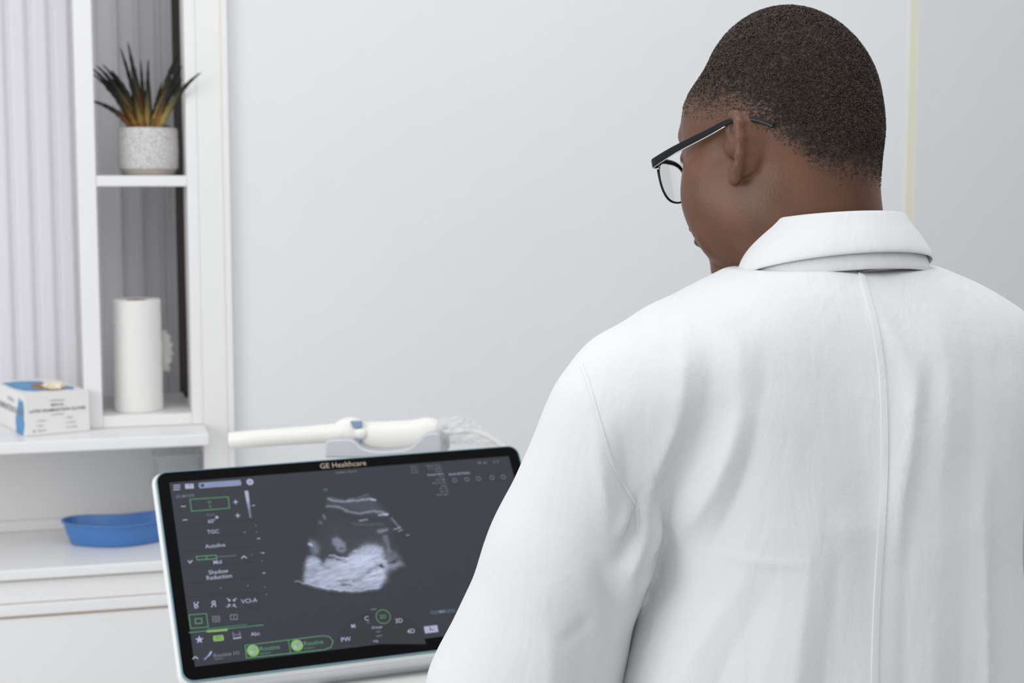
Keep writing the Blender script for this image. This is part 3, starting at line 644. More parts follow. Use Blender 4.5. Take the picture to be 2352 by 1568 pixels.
# cradle on top of the display
dcr = 2.42
def pw(px, py, d=dcr): return P(px, py, d) - base
bm = bmesh.new()
prof = [(745, 1052), (745, 1022), (749, 1012), (764, 1009), (800, 1008), (815, 1014), (828, 1026), (845, 1033), (870, 1036), (905, 1034), (935, 1030), (952, 1018), (968, 1003), (982, 995), (1000, 993), (1010, 999), (1014, 1015), (1016, 1052)]
sm = smooth_path([Vector((a, b, 0)) for a, b in prof], 4)
fr = [bm.verts.new(pw(p.x, p.y, dcr - .03)) for p in sm]; bk = [bm.verts.new(pw(p.x, p.y, dcr - .03) + Vector((.01, .065, .004))) for p in sm]
bm.faces.new(fr); bm.faces.new(bk)
for i in range(len(sm)): j = (i + 1) % len(sm); bm.faces.new((fr[i], fr[j], bk[j], bk[i]))
obj('probe_cradle', bm, M['silver'], um_, bevel=.004, seg=3)

# ------------------------------------------------------------------ probe lying in the cradle
pb0 = P(756, 1020, dcr)
pb = thing('ultrasound_probe', 'cream wand-shaped ultrasound probe resting in the cradle above the display', 'probe', pb0)
def q(px, py, d=dcr): return P(px, py, d) - pb0
bm = bmesh.new(); pts = [q(527.5, 1011.5), q(530, 1011.3), q(600, 1006), q(700, 999), q(785, 992.5)]
tube(bm, pts, [.0125, .0135, .0137, .0142, .0152], 28); obj('shaft', bm, M['probe'], pb, auto=50)
bm = bmesh.new(); pts = smooth_path([q(776, 991), q(790, 988), (q(806, 987)), q(822, 990), q(836, 991)], 4)
rd = np.interp(np.linspace(0, 1, len(pts)), [0, .2, .5, .8, 1], [.0152, .018, .0205, .019, .016]); tube(bm, pts, list(rd), 28, .9); obj('collar', bm, M['probe'], pb, auto=60)
bm = bmesh.new(); pts = smooth_path([q(826, 996), q(850, 999), q(900, 1001), q(950, 997), q(985, 989), q(1004, 990), q(1012, 993)], 5)
rd = np.interp(np.linspace(0, 1, len(pts)), [0, .12, .35, .65, .8, .92, 1], [.017, .021, .0245, .022, .018, .010, .004]); tube(bm, pts, list(rd), 32, .8, side=(0, 0, 1)); obj('handle', bm, M['probe'], pb, auto=60)
bm = bmesh.new(); pts = [q(818, 991), q(830, 992), q(842, 994), q(847, 995)]; tube(bm, [p + Vector((0, -.012, 0)) for p in pts], [.009, .011, .0095, .004], 20); obj('clip_knob', bm, M['probe'], pb, auto=60)
for pl in ([(804, 968), (831, 968), (832, 982), (812, 983)], [(811, 1014), (828, 1007), (826, 1023)]):
    bm = bmesh.new(); f_ = [bm.verts.new(q(a, b, dcr - .021)) for a, b in pl]; g_ = [bm.verts.new(v.co + Vector((0, .012, 0))) for v in f_]
    bm.faces.new(f_); bm.faces.new(g_)
    for i in range(len(pl)): j = (i + 1) % len(pl); bm.faces.new((f_[i], f_[j], g_[j], g_[i]))
    obj('blue_marker', bm, M['probe_blue'], pb, bevel=.001)
bm = bmesh.new(); cab = smooth_path([q(1008, 992), q(1040, 993), q(1085, 990), q(1120, 1003), q(1150, 1022), q(1175, 1045), q(1180, 1090)], 8); tube(bm, cab, .0042, 12); obj('cable', bm, M['probe'], pb, smooth=True)
bm = bmesh.new(); rings = []
pts = smooth_path([q(1000, 990), q(1030, 990), q(1065, 988), q(1100, 1000), q(1140, 1014), q(1160, 1028)], 8)
for i, p in enumerate(pts):
    s = i / (len(pts) - 1); r = .014 * (1 - .45 * s) * (.5 + 1.2 * math.sin(math.pi * min(1, s * 1.1 + .12)))
    rings.append([p + Vector((.25 * math.sin(k * 3 + i), math.cos(k * math.tau / 18), math.sin(k * math.tau / 18))) * r * (1 + .14 * math.sin(k * 2.1 + i * .9) + .06 * math.sin(k * 4 - i * .7)) for k in range(18)])
loft(bm, rings, cap=False); bmesh.ops.solidify(bm, geom=bm.faces[:], thickness=.0004); obj('cable_sleeve', bm, M['film'], pb)

# ================================================================== the person
def nets(Fd, lo, h):
    Fd = Fd.astype(np.float32); ins = Fd < 0; nx, ny, nz = Fd.shape
    cnt = np.zeros((nx - 1, ny - 1, nz - 1), np.uint8)
    offs = [(a, b, c_) for a in (0, 1) for b in (0, 1) for c_ in (0, 1)]
    for a, b, c_ in offs: cnt += ins[a:nx - 1 + a, b:ny - 1 + b, c_:nz - 1 + c_]
    act = (cnt > 0) & (cnt < 8); I_ = np.argwhere(act); ids = np.full(act.shape, -1, np.int32); ids[act] = np.arange(len(I_))
    vals = {o_: Fd[I_[:, 0] + o_[0], I_[:, 1] + o_[1], I_[:, 2] + o_[2]] for o_ in offs}
    acc = np.zeros((len(I_), 3)); num = np.zeros(len(I_))
    for a in offs:
        for ax in range(3):
            if a[ax] == 0:
                b = list(a); b[ax] = 1; b = tuple(b); va, vb_ = vals[a], vals[b]; cr = (va < 0) != (vb_ < 0)
                t = np.where(cr, va / np.where(cr, va - vb_, 1), 0); pt = np.array(a, float)[None].repeat(len(I_), 0); pt[:, ax] += t
                acc[cr] += pt[cr]; num[cr] += 1
    V_ = (I_ + acc / num[:, None]) * h + np.array(lo); Fs = []
    for ax in range(3):
        s0 = [slice(None)] * 3; s1 = [slice(None)] * 3; s0[ax] = slice(0, -1); s1[ax] = slice(1, None)
        A = ins[tuple(s0)]; B = ins[tuple(s1)]; E_ = np.argwhere(A != B); b, c_ = (ax + 1) % 3, (ax + 2) % 3
        ok = (E_[:, b] > 0) & (E_[:, c_] > 0) & (E_[:, b] < Fd.shape[b] - 1) & (E_[:, c_] < Fd.shape[c_] - 1); E_ = E_[ok]
        def g(db, dc):
            q_ = E_.copy(); q_[:, b] += db; q_[:, c_] += dc; return ids[q_[:, 0], q_[:, 1], q_[:, 2]]
        quad = np.stack([g(-1, -1), g(0, -1), g(0, 0), g(-1, 0)], 1); fl = ~A[E_[:, 0], E_[:, 1], E_[:, 2]]
        quad[fl] = quad[fl][:, ::-1]; Fs.append(quad)
    return V_, np.concatenate(Fs)
def grid(lo, hi, h):
    ax = [np.arange(lo[i], hi[i] + h, h, dtype=np.float32) for i in range(3)]
    return np.meshgrid(*ax, indexing='ij', sparse=True)
def smin(a, b, k): hh2 = np.clip(.5 + .5 * (b - a) / k, 0, 1); return b + (a - b) * hh2 - k * hh2 * (1 - hh2)
def smax(a, b, k): return -smin(-a, -b, k)
def ell(g, c, r, R3=None):
    x, y, z = g[0] - c[0], g[1] - c[1], g[2] - c[2]
    if R3 is not None: x, y, z = [R3[0][i] * x + R3[1][i] * y + R3[2][i] * z for i in range(3)]
    k0 = np.sqrt((x / r[0]) ** 2 + (y / r[1]) ** 2 + (z / r[2]) ** 2) + 1e-9; k1 = np.sqrt((x / r[0] ** 2) ** 2 + (y / r[1] ** 2) ** 2 + (z / r[2] ** 2) ** 2) + 1e-9
    return (k0 * (k0 - 1) / k1).astype(np.float32)
def cap_(g, a, b, ra, rb):
    a = np.array(a, float); b = np.array(b, float); d = b - a; x, y, z = g[0] - a[0], g[1] - a[1], g[2] - a[2]
    t = np.clip((x * d[0] + y * d[1] + z * d[2]) / (d @ d), 0, 1)
    return (np.sqrt((x - t * d[0]) ** 2 + (y - t * d[1]) ** 2 + (z - t * d[2]) ** 2) - (ra + (rb - ra) * t)).astype(np.float32)
def mesh_np(name, V_, Fq, parent, m):
    me = bpy.data.meshes.new(name); me.vertices.add(len(V_)); me.vertices.foreach_set('co', V_.astype('f4').ravel())
    me.loops.add(Fq.size); me.loops.foreach_set('vertex_index', Fq.astype('i4').ravel()); me.polygons.add(len(Fq))
    me.polygons.foreach_set('loop_start', np.arange(0, Fq.size, 4, dtype='i4')); me.polygons.foreach_set('use_smooth', np.ones(len(Fq), bool)); me.update(calc_edges=True); me.validate()
    return link(name, me, parent, m)
def vnormals(V_, Fq):
    n_ = np.cross(V_[Fq[:, 2]] - V_[Fq[:, 0]], V_[Fq[:, 3]] - V_[Fq[:, 1]]); out = np.zeros_like(V_)
    for k in range(4): np.add.at(out, Fq[:, k], n_)
    return out / (np.linalg.norm(out, axis=1, keepdims=True) + 1e-12)
def relax(V_, Fq, it=2, lam=.5):
    e = np.concatenate([Fq[:, [0, 1]], Fq[:, [1, 2]], Fq[:, [2, 3]], Fq[:, [3, 0]]]); V_ = V_.copy()
    cnt = np.bincount(np.concatenate([e[:, 0], e[:, 1]]), minlength=len(V_)).astype(float) + 1e-9
    for l_ in [lam, -lam * 1.03] * it:
        s = np.stack([np.bincount(e[:, 0], V_[e[:, 1], k], len(V_)) + np.bincount(e[:, 1], V_[e[:, 0], k], len(V_)) for k in range(3)], 1)
        V_ += l_ * (s / cnt[:, None] - V_)
    return V_

BX, BY = P(1914, 500, 1.475).x, P(1914, 500, 1.475).y
BYAW = math.radians(20)
person = thing('person', 'man in a white lab coat and glasses, seen from behind, looking down at the display', 'person', (BX, BY, 0), BYAW)
BM = Matrix.Translation((BX, BY, 0)) @ Matrix.Rotation(BYAW, 4, 'Z'); BI = BM.inverted()
def bp_(px, py, d): return BI @ P(px, py, d)

# ---- head, in its own frame: x right, y towards the face, z up, origin between the ear canals
HYAW, HPITCH, HROLL = math.radians(46), math.radians(20), math.radians(-2)
HC = P(1787, 348, 1.545)
HM = Matrix.Translation(HC) @ Matrix.Rotation(math.radians(6.5), 4, 'Y') @ Matrix.Rotation(HYAW, 4, 'Z') @ Matrix.Rotation(-HPITCH, 4, 'X') @ Matrix.Rotation(HROLL, 4, 'Y') @ Matrix.Scale(1.018, 4)
HI = HM.inverted()
neck_base = HI @ P(1872, 640, 1.535)
def head_sdf(g):
    gx_ = (np.abs(g[0]), g[1], g[2])
    d = ell(g, (0, -.020, .043), (.0755, .0850, .0925))
    d = smin(d, ell(g, (0, -.042, .030), (.064, .056, .062)), .03)
    d = smin(d, ell(g, (0, .040, .022), (.060, .053, .050)), .03)
    d = smin(d, ell(g, (0, .044, .048), (.055, .041, .039)), .025)
    d = smin(d, ell(g, (0, .042, -.030), (.060, .054, .070)), .03)
    d = smin(d, ell(gx_, (.043, .050, -.036), (.030, .038, .046)), .02)          # cheeks
    d = smin(d, ell(g, (0, .040, -.075), (.052, .050, .034)), .03)               # jaw
    d = smin(d, ell(gx_, (.046, .006, -.052), (.020, .032, .036)), .025)
    d = smin(d, ell(g, (0, .080, -.102), (.022, .018, .017)), .016)              # chin
    d = smin(d, cap_(gx_, (.0, .087, .036), (.036, .078, .036), .010, .006), .012)  # brow
    d = smax(d, -ell(gx_, (.033, .096, .014), (.018, .016, .013)), .010)         # sockets
    d = smin(d, ell(gx_, (.033, .076, .014), (.015, .014, .011)), .004)          # lids
    d = smin(d, cap_(g, (0, .088, .026), (0, .103, -.018), .007, .010), .010)
    d = smin(d, ell(g, (0, .106, -.022), (.012, .011, .009)), .006)
    d = smin(d, ell(gx_, (.013, .096, -.026), (.008, .010, .007)), .006)
    d = smin(d, ell(g, (0, .088, -.060), (.028, .016, .018)), .012)
    d = smin(d, ell(g, (0, .1035, -.052), (.023, .0085, .0065)), .004)
    d = smin(d, ell(g, (0, .1010, -.066), (.021, .0090, .0075)), .004)
    d = smax(d, -cap_(gx_, (0, .114, -.0590), (.024, .102, -.060), .0022, .001), .002)
    # neck
    nb = np.array(neck_base); d = smin(d, cap_(g, (0, -.030, -.015), tuple(nb), .056, .066), .035)
    d = smin(d, cap_(g, (0, -.052, .0), tuple(nb + np.array((0, -.010, 0))), .042, .055), .03)
    # ears
    for s in (-1, 1):
        e0 = np.array((s * .0745, .003, .0)); back = np.array((s * .56, -.83, 0)); upv = np.array((0, -.16, .98))
        E2 = lambda a, b, o_=0: e0 + back * a + upv * b + np.array((s * o_, 0, 0))
        rim = [(.003, .008), (-.002, .017), (.000, .025), (.008, .030), (.017, .027), (.023, .017), (.0245, .003), (.022, -.011), (.017, -.022), (.010, -.031), (.003, -.032), (.0, -.022)]
        ear = None
        for i in range(len(rim) - 1):
            r0 = .0040 if i < 8 else .0046
            c_ = cap_(g, E2(*rim[i]), E2(*rim[i + 1]), r0, r0); ear = c_ if ear is None else smin(ear, c_, .003)
        for i in range(2, len(rim) - 1): ear = smin(ear, cap_(g, E2(.006, -.002, -.008), E2(rim[i][0] * .92, rim[i][1] * .92, -.0045), .0026, .0018), .0045)
        for i in [2 + .5 * q_ for q_ in range(1, 16)]:
            i = int(i) if i == int(i) else i
            rim_i = [.5 * (rim[int(i)][c_] + rim[int(i + .5)][c_]) for c_ in (0, 1)]; ear = smin(ear, cap_(g, np.array((s * .0705, -.031 + .012 * max(0, i - 6) / 2, rim_i[1] * .80 + .001)), E2(rim_i[0] * .97, rim_i[1] * .95), .0048, .0026), .004)
        ear = smin(ear, cap_(g, E2(.017, .018), E2(.016, -.012), .0026, .0030), .003)
        ear = smin(ear, ell(g, E2(-.001, -.004, -.002), (.003, .004, .005)), .003)
        ear = smin(ear, cap_(g, E2(.0, .002, -.006), E2(.012, -.002, -.006), .010, .006), .006)
        d = smin(d, ear, .004)
    return d
h = .002; lo, hi = (-.125, -.20, -.25), (.125, .14, .15)
g = grid(lo, hi, h); hd = head_sdf(g)
# cut the neck where it vanishes inside the coat
V1, F1 = nets(hd, lo, h); V1 = relax(V1, F1, 2)
Ah = np.array(HM.to_3x3()); Vh_local = V1.copy()
V1w = V1 @ Ah.T + np.array(HM.translation); Ab = np.array(BI.to_3x3()); V1b = V1w @ Ab.T + np.array(BI.translation)

# ---- hands and body core, body frame
SH = {-1: Vector((-.219, .0, 1.350)), 1: Vector((.205, .015, 1.345))}
EL = {-1: bp_(1194, 1600, 1.475), 1: Vector((.315, .03, 1.10))}
WR = {-1: Vector((EL[-1].x + .06, EL[-1].y + .235, .975)), 1: Vector((.20, .30, .985))}
def hand_sdf(g, s):
    w0 = np.array(WR[s]); el = np.array(EL[s]); f = w0 - el; f[2] *= .3; f /= np.linalg.norm(f); sd = np.cross(f, (0, 0, 1.)); sd /= np.linalg.norm(sd); dn = np.array((0, 0, -1.)); inn = -s * sd * (1 if True else 1)
    if inn[0] * s > 0: inn = -inn
    Q = lambda a, b, c_=0: w0 + f * a + inn * b + dn * c_
    d = cap_(g, tuple(el), tuple(w0), .046, .028)
    for b_ in (-.028, -.010, .009, .027): d = smin(d, cap_(g, Q(.0, b_ * .6), Q(.085, b_), .015, .0115), .012)
    for b_, L in ((-.031, .026), (-.0105, .031), (.010, .033), (.030, .029)):
        k1 = Q(.088, b_); k2 = Q(.088 + L, b_ * 1.08, .008); k3 = Q(.088 + L * 1.72, b_ * 1.1, .026); k4 = Q(.088 + L * 2.1, b_ * 1.1, .044)
        for p_, q_, r_ in ((k1, k2, .0095), (k2, k3, .0085), (k3, k4, .0078)): d = smin(d, cap_(g, p_, q_, r_, r_ * .93), .004)
    t1 = Q(.022, .028, .006); t2 = Q(.052, .052, .016); t3 = Q(.078, .060, .026)
    d = smin(d, cap_(g, t1, t2, .013, .0105), .010); d = smin(d, cap_(g, t2, t3, .0105, .009), .004); return d
parts = [(V1b, F1)]
for s in (-1, 1):
    a = np.minimum(np.array(EL[s]), np.array(WR[s])) - .06; b = np.maximum(np.array(EL[s]), np.array(WR[s])) + np.array((.12, .19, .06)); a[0] -= .10
    Vh, Fh = nets(hand_sdf(grid(a, b, .0025), s), a, .0025); parts.append((relax(Vh, Fh, 1), Fh))
off = 0; VV, FF, HL = [], [], []
for i, (v_, f_) in enumerate(parts):
    VV.append(v_); FF.append(f_ + off); off += len(v_)
VV = np.concatenate(VV); FF = np.concatenate(FF)
offs_ = np.cumsum([0] + [len(p[0]) for p in parts]); FFc = VV[FF].mean(1)
for s in (-1, 1):                            # shoulders and upper arms join the neck to the forearms
    k_ = 1 if s < 0 else 2; own = (FF[:, 0] >= offs_[k_]) & (FF[:, 0] < offs_[k_ + 1]); nk = FF[:, 0] < len(V1)
    nbb = np.array(BI @ HM @ neck_base); tgt = np.array(EL[s]) + (np.array(EL[s]) - np.array(WR[s])) * .3
    fa = np.where(nk)[0][np.argmin(((FFc[nk] - (nbb + np.array((s * .06, 0, -.03)))) ** 2).sum(1))]; fb = np.where(own)[0][np.argmin(((FFc[own] - tgt) ** 2).sum(1))]
    qa, qb = FF[fa].copy(), FF[fb][::-1].copy(); pth = [(nbb + np.array((s * .09, 0, -.06)), .045), (np.array(SH[s]) * .9 + np.array((0, 0, .12)), .05), (np.array(SH[s]), .05), (np.array(EL[s]) * .6 + np.array(SH[s]) * .4, .045), (np.array(EL[s]) * .93 + np.array(SH[s]) * .07, .040)]
    d0 = VV[qa] - VV[qa].mean(0); d0 /= np.linalg.norm(d0, axis=1)[:, None]; rg_ = [qa]
    for c_, r_ in pth: VV = np.concatenate([VV, c_ + d0 * r_]); rg_.append(np.arange(len(VV) - 4, len(VV)))
    best_ = min(range(4), key=lambda k: ((VV[np.roll(qb, k)] - VV[rg_[-1]]) ** 2).sum()); rg_.append(np.roll(qb, best_)); new = []
    for A_, B_ in zip(rg_, rg_[1:]):
        for k in range(4): new.append([A_[k], A_[(k + 1) % 4], B_[(k + 1) % 4], B_[k]])
    kp = np.ones(len(FF), bool); kp[[fa, fb]] = False; FF = np.concatenate([FF[kp], np.array(new)]); FFc = VV[FF].mean(1)
def skin_mat():
    m = mat('brown_skin', (.150, .078, .050, 1)  , .42, spec=.38, sub=.05, bump=(420, .00028, 3)); nt = m.node_tree; b = nt.nodes['Principled BSDF']
    tc = nt.nodes.new('ShaderNodeTexCoord'); n = nt.nodes.new('ShaderNodeTexNoise'); n.inputs['Scale'].default_value = 18; n.inputs['Detail'].default_value = 5
    nt.links.new(tc.outputs['Object'], n.inputs['Vector']); r = nt.nodes.new('ShaderNodeValToRGB'); r.color_ramp.elements[0].position = .3; r.color_ramp.elements[1].position = .72
    r.color_ramp.elements[0].color = (.092, .039, .021, 1); r.color_ramp.elements[1].color = (.150, .064, .034, 1)
    a = nt.nodes.new('ShaderNodeAttribute'); a.attribute_name = 'stubble'; mx = nt.nodes.new('ShaderNodeMix'); mx.data_type = 'RGBA'
    nt.links.new(n.outputs['Fac'], r.inputs['Fac']); nt.links.new(a.outputs['Fac'], mx.inputs['Factor']); nt.links.new(r.outputs['Color'], mx.inputs['A']); mx.inputs['B'].default_value = (.082, .050, .037, 1)
    nt.links.new(mx.outputs['Result'], b.inputs['Base Color']); return m
M['skin'] = skin_mat()
def hair_density(L):                        # head-frame points -> 0..1
    x, y, z = L[:, 0], L[:, 1], L[:, 2]
    line = np.interp(y, [-.12, -.075, -.045, -.02, .01, .04, .06, .075, .085], [-.075, -.055, -.012, .018, .028, .034, .042, .056, .066])
    side = np.abs(x) > .045
    d = np.clip((z - line) / np.interp(y, [-.03, .05], [.055, .080]), 0, 1); return d
body = mesh_np('body', VV, FF, person, M['skin'])
st_a = np.zeros(len(VV)); dn_ = hair_density(Vh_local); st_a[:len(V1)] = np.clip(dn_ * 1.1, 0, .80)
at = body.data.attributes.new('stubble', 'FLOAT', 'POINT'); at.data.foreach_set('value', st_a.astype('f4')[:len(body.data.vertices)])
# ---- cropped hair: tens of thousands of short coils on the scalp
def make_hair():
    A_, B_, C_ = V1b[F1[:, 0]], V1b[F1[:, 1]], V1b[F1[:, 2]]; Lc = Vh_local[F1].mean(1); cr = np.cross(B_ - A_, C_ - A_); ar = np.linalg.norm(cr, axis=1); Nf = cr / ar[:, None]
    dens = hair_density(Lc); notear = (np.abs(Lc[:, 0]) < .082) | (Lc[:, 2] > .045); wgt = ar * np.clip(dens * 1.35, 0, 1) ** 1.2 * notear * (.5 + 1.6 * vnoise(Lc[:, 0] * 330 + 40 + Lc[:, 1] * 90, Lc[:, 2] * 330 + 60, 21) * vnoise(Lc[:, 1] * 330 + 50, Lc[:, 2] * 330 - Lc[:, 0] * 200 + 90, 22))
    N_ = 84000; pick = rng.choice(len(F1), N_, p=wgt / wgt.sum()); u, v = rng.random((2, N_)); 
    Q4 = V1b[F1[pick]]; base_ = (Q4[:, 0] * (1 - u)[:, None] + Q4[:, 1] * u[:, None]) * (1 - v)[:, None] + (Q4[:, 3] * (1 - u)[:, None] + Q4[:, 2] * u[:, None]) * v[:, None]
    n_ = Nf[pick]; dd = dens[pick]; t_ = rng.normal(size=(N_, 3)); t_ -= n_ * (t_ * n_).sum(1)[:, None]; t_ /= np.linalg.norm(t_, axis=1)[:, None]; b_ = np.cross(n_, t_)
    L = (.0007 + .0025 * dd * (.6 + .6 * rng.random(N_)))[:, None]; r = (.00028 + .00022 * rng.random(N_))[:, None]
    p0 = base_ - n_ * .0004; p1 = base_ + n_ * L * .6 + t_ * L * .35; p2 = base_ + n_ * L * .85 + t_ * L * .75 + b_ * L * .35
    vs_ = []
    for p_, k_ in ((p0, 1.1), (p1, 1.0), (p2, .45)):
        for a_ in range(3): vs_.append(p_ + (b_ * math.cos(a_ * 2.094) + (t_ * .5 + n_ * .5) * math.sin(a_ * 2.094)) * r * k_)
    Vx = np.stack(vs_, 1).reshape(-1, 3); fo_ = []
    for q0 in (0, 3):
        for a_ in range(3): fo_.append([q0 + a_, q0 + (a_ + 1) % 3, q0 + 3 + (a_ + 1) % 3, q0 + 3 + a_])
    Fx = (np.array(fo_)[None] + (np.arange(N_) * 9)[:, None, None]).reshape(-1, 4); return Vx, Fx
hv, hf = make_hair()
M['hair'] = mat('black_coiled_hair', (.078, .053, .041, 1), .42, spec=.55, var=(260, .6)); hair = mesh_np('hair', hv, hf, person, M['hair']); tag(hair, 'closely cropped black hair')
# eyes and brows (turned away, but there)
for s in (-1, 1):
    bm = bmesh.new(); bmesh.ops.create_uvsphere(bm, u_segments=20, v_segments=12, radius=.0105); T = BI @ HM @ Matrix.Translation((s * .033, .0815, .011)); bmesh.ops.transform(bm, matrix=T, verts=bm.verts); obj('eye', bm, M['eye'], person, smooth=True)
    bm = bmesh.new(); pts = [Vector((s * a, b, c_)) for a, b, c_ in ((.013, .0925, .036), (.028, .0885, .040), (.042, .078, .037))]; tube(bm, smooth_path(pts, 4), .0018, 8); bmesh.ops.transform(bm, matrix=BI @ HM, verts=bm.verts); obj('eyebrow', bm, M['hair'], person, smooth=True)

# ---- coat
TZ = [.55, .80, 1.0, 1.1, 1.2, 1.25, 1.33, 1.37, 1.40, 1.42, 1.44, 1.455, 1.47, 1.485, 1.50, 1.53]
TA = [.29, .255, .228, .207, .184, .188, .214, .228, .232, .225, .205, .182, .142, .096, .074, .066]
TB = [.21, .180, .150, .142, .138, .136, .130, .124, .116, .110, .102, .096, .088, .078, .068, .060]
TY = [-.02, -.02, -.02, -.018, -.012, -.008, 0, .004, .008, .010, .014, .018, .022, .026, .030, .034]
ZZ = np.linspace(.5, 1.56, 531); kz = np.exp(-np.linspace(-3, 3, 37) ** 2 / 2); kz /= kz.sum()
def smooth_table(T): return np.convolve(np.pad(np.interp(ZZ, TZ, T), 18, 'edge'), kz, 'valid')
SA, SB, SY = smooth_table(TA), smooth_table(TB), smooth_table(TY)
def torso_sdf(g):
    z = g[2]; a = np.interp(z, ZZ, SA).astype('f4'); b = np.interp(z, ZZ, SB).astype('f4'); cy = np.interp(z, ZZ, SY).astype('f4'); n_ = 2.35
    cx_ = np.interp(z, [1.40, 1.47], [0, .016]).astype('f4')
    f = ((np.abs(g[0] - cx_) / a) ** n_ + (np.abs(g[1] - cy) / b) ** n_) ** (1 / n_) - 1
    return f * np.minimum(a, b)
def coat_sdf(g, h):
    d = torso_sdf(g); gr = np.gradient(d, h); d = d / np.maximum(np.sqrt(gr[0] ** 2 + gr[1] ** 2 + gr[2] ** 2), .35); del gr
    d = np.maximum(d, g[2] - 1.484)
    for s in (-1, 1):
        e = np.array(EL[s]); sh = np.array(SH[s]); wr = np.array(WR[s]); mid = (sh + e) / 2 + np.array((s * .004, 0, .0))
        a = cap_(g, sh, mid, .069, .074); a = smin(a, cap_(g, mid, e, .074, .088 if s < 0 else .078), .02)
        a = smin(a, cap_(g, e, e + (wr - e) * .9, .080 if s < 0 else .07, .052), .02)
        d = smin(d, a, .012 + .04 * np.clip((g[2] - 1.28) / .1, 0, 1).astype('f4'))
    d = np.maximum(d, .60 - g[2])
    return d
h = .004; lo, hi = (-.47, -.24, .585), (.47, .46, 1.53); g = grid(lo, hi, h); cdn = coat_sdf(g, h)
V2, F2 = nets(cdn, lo, h); del cdn; V2 = relax(V2, F2, 5); N2 = vnormals(V2, F2)
# folds: polylines on the body given in (x, z) seen from behind, with width, depth
def fold(V_, N_, pts, wd, amp, skew=0, front=False, pw_=1.0, d=1.40):
    q_ = [bp_(a.x, a.y, d) for a in smooth_path([Vector((a, b, 0)) for a, b in pts], 5)]; q_ = np.array([(p.x, p.z) for p in q_]); X = V_[:, 0] + 0; Z = V_[:, 2]
    seg = np.linalg.norm(np.diff(q_, axis=0), axis=1); cum = np.concatenate([[0], np.cumsum(seg)]); tot = cum[-1]
    best = np.full(len(V_), 1e9); sgn = np.zeros(len(V_)); tt = np.zeros(len(V_))
    for i in range(len(q_) - 1):
        x0, z0 = q_[i]; dx, dz = q_[i + 1] - q_[i]; t = np.clip(((X - x0) * dx + (Z - z0) * dz) / (dx * dx + dz * dz), 0, 1)
        ex_, ez_ = X - x0 - t * dx, Z - z0 - t * dz; dd = np.hypot(ex_, ez_); m_ = dd < best
        best[m_] = dd[m_]; sgn[m_] = np.sign(ex_ * dz - ez_ * dx)[m_]; tt[m_] = ((cum[i] + t * seg[i]) / tot)[m_]
    s_ = best * sgn / wd; tap = np.sin(np.pi * np.clip(tt, 0, 1)) ** 1.2 if pts[-1][1] < 1568 else np.sin(np.pi / 2 * np.clip(tt, 0, 1)) ** 1.2
    if skew: prof = np.interp(-s_, [-5, -3.4, -2, -.9, 0, .9, 2, 3.4, 5], [0, .12, .45, .85, .15, -.55, -.38, -.12, 0])
    else: prof = np.exp(-s_ ** 2)
    vis = np.clip(-N_[:, 1] * 2 + .6, 0, 1)
    return V_ + N_ * (amp * prof * tap * vis)[:, None]
FOLDS = [
 # (points, width, amplitude, kind) ; kind -1: ridge then a drop to the right, 0: rounded ridge or groove
 ([(1672, 860), (1655, 930), (1638, 1010), (1607, 1120), (1578, 1215), (1550, 1300)], .0085, .0050, -1),
 ([(1722, 1180), (1700, 1250), (1668, 1337), (1612, 1450), (1570, 1560), (1540, 1680)], .0095, .0042, -1),
 ([(1812, 1090), (1820, 1180), (1818, 1300), (1800, 1420), (1780, 1640)], .013, .0040, -1),
 ([(2138, 800), (2110, 870), (2082, 950), (2062, 1050), (2040, 1160), (2026, 1290)], .0075, .0050, -1),
 ([(2325, 1020), (2306, 1100), (2290, 1200), (2284, 1400), (2284, 1660)], .011, .0085, -1),
 ([(1580, 740), (1548, 840), (1528, 940), (1508, 1040), (1500, 1110)], .012, .0055, -1),
 ([(1690, 740), (1670, 850), (1650, 930)], .012, .0025, -1),
 ([(1505, 950), (1495, 1010), (1482, 1080), (1466, 1150), (1468, 1230)], .0065, .0042, -1),
 ([(1478, 1105), (1500, 1145), (1508, 1200), (1494, 1280), (1478, 1330)], .0065, .0055, -1),
 ([(1545, 1090), (1538, 1180), (1512, 1290), (1480, 1400)], .010, .0045, 0),
 ([(1345, 930), (1358, 1030), (1374, 1130), (1392, 1235)], .010, .0050, -1),
 ([(1438, 1090), (1430, 1160), (1418, 1220), (1395, 1262), (1362, 1265)], .007, -.0055, 0),
 ([(1466, 1180), (1442, 1250), (1424, 1300), (1432, 1345), (1452, 1400)], .008, .0060, 0),
 ([(1345, 1250), (1362, 1330), (1398, 1400), (1425, 1480)], .010, -.0045, 0),
 ([(1415, 1130), (1402, 1190), (1395, 1230)], .006, .0035, 0),
 ([(1250, 1300), (1262, 1380), (1285, 1470), (1290, 1640)], .017, .0060, -1),
 ([(1345, 1390), (1310, 1430), (1255, 1470)], .006, -.0020, 0),
 ([(1195, 1080), (1150, 1220), (1090, 1380), (1040, 1540), (1020, 1640)], .008, .0022, -1),
 ([(1240, 950), (1200, 1060), (1150, 1190)], .008, .0015, -1),
 ([(1890, 680), (1880, 900), (1890, 1200)], .05, -.0050, 0),
 ([(2240, 700), (2230, 850), (2200, 1000), (2160, 1200)], .020, .0040, -1),
 ([(1950, 900), (1945, 1100), (1950, 1500)], .022, -.0030, 0),
 ([(2190, 1100), (2170, 1250), (2150, 1450), (2140, 1640)], .018, .0030, -1),
 ([(2010, 700), (2060, 820), (2066, 900)], .010, .0020, 0),
 ([(1575, 1256), (1640, 1258), (1710, 1264), (1800, 1262)], .0035, .0010, 0),
 ([(1985, 620), (1999, 665), (2018, 735), (2031, 803), (2040, 882), (2044, 980), (2044, 1080), (2038, 1200), (2030, 1320), (2024, 1440), (2020, 1600)], .006, -.0011, 0),
]
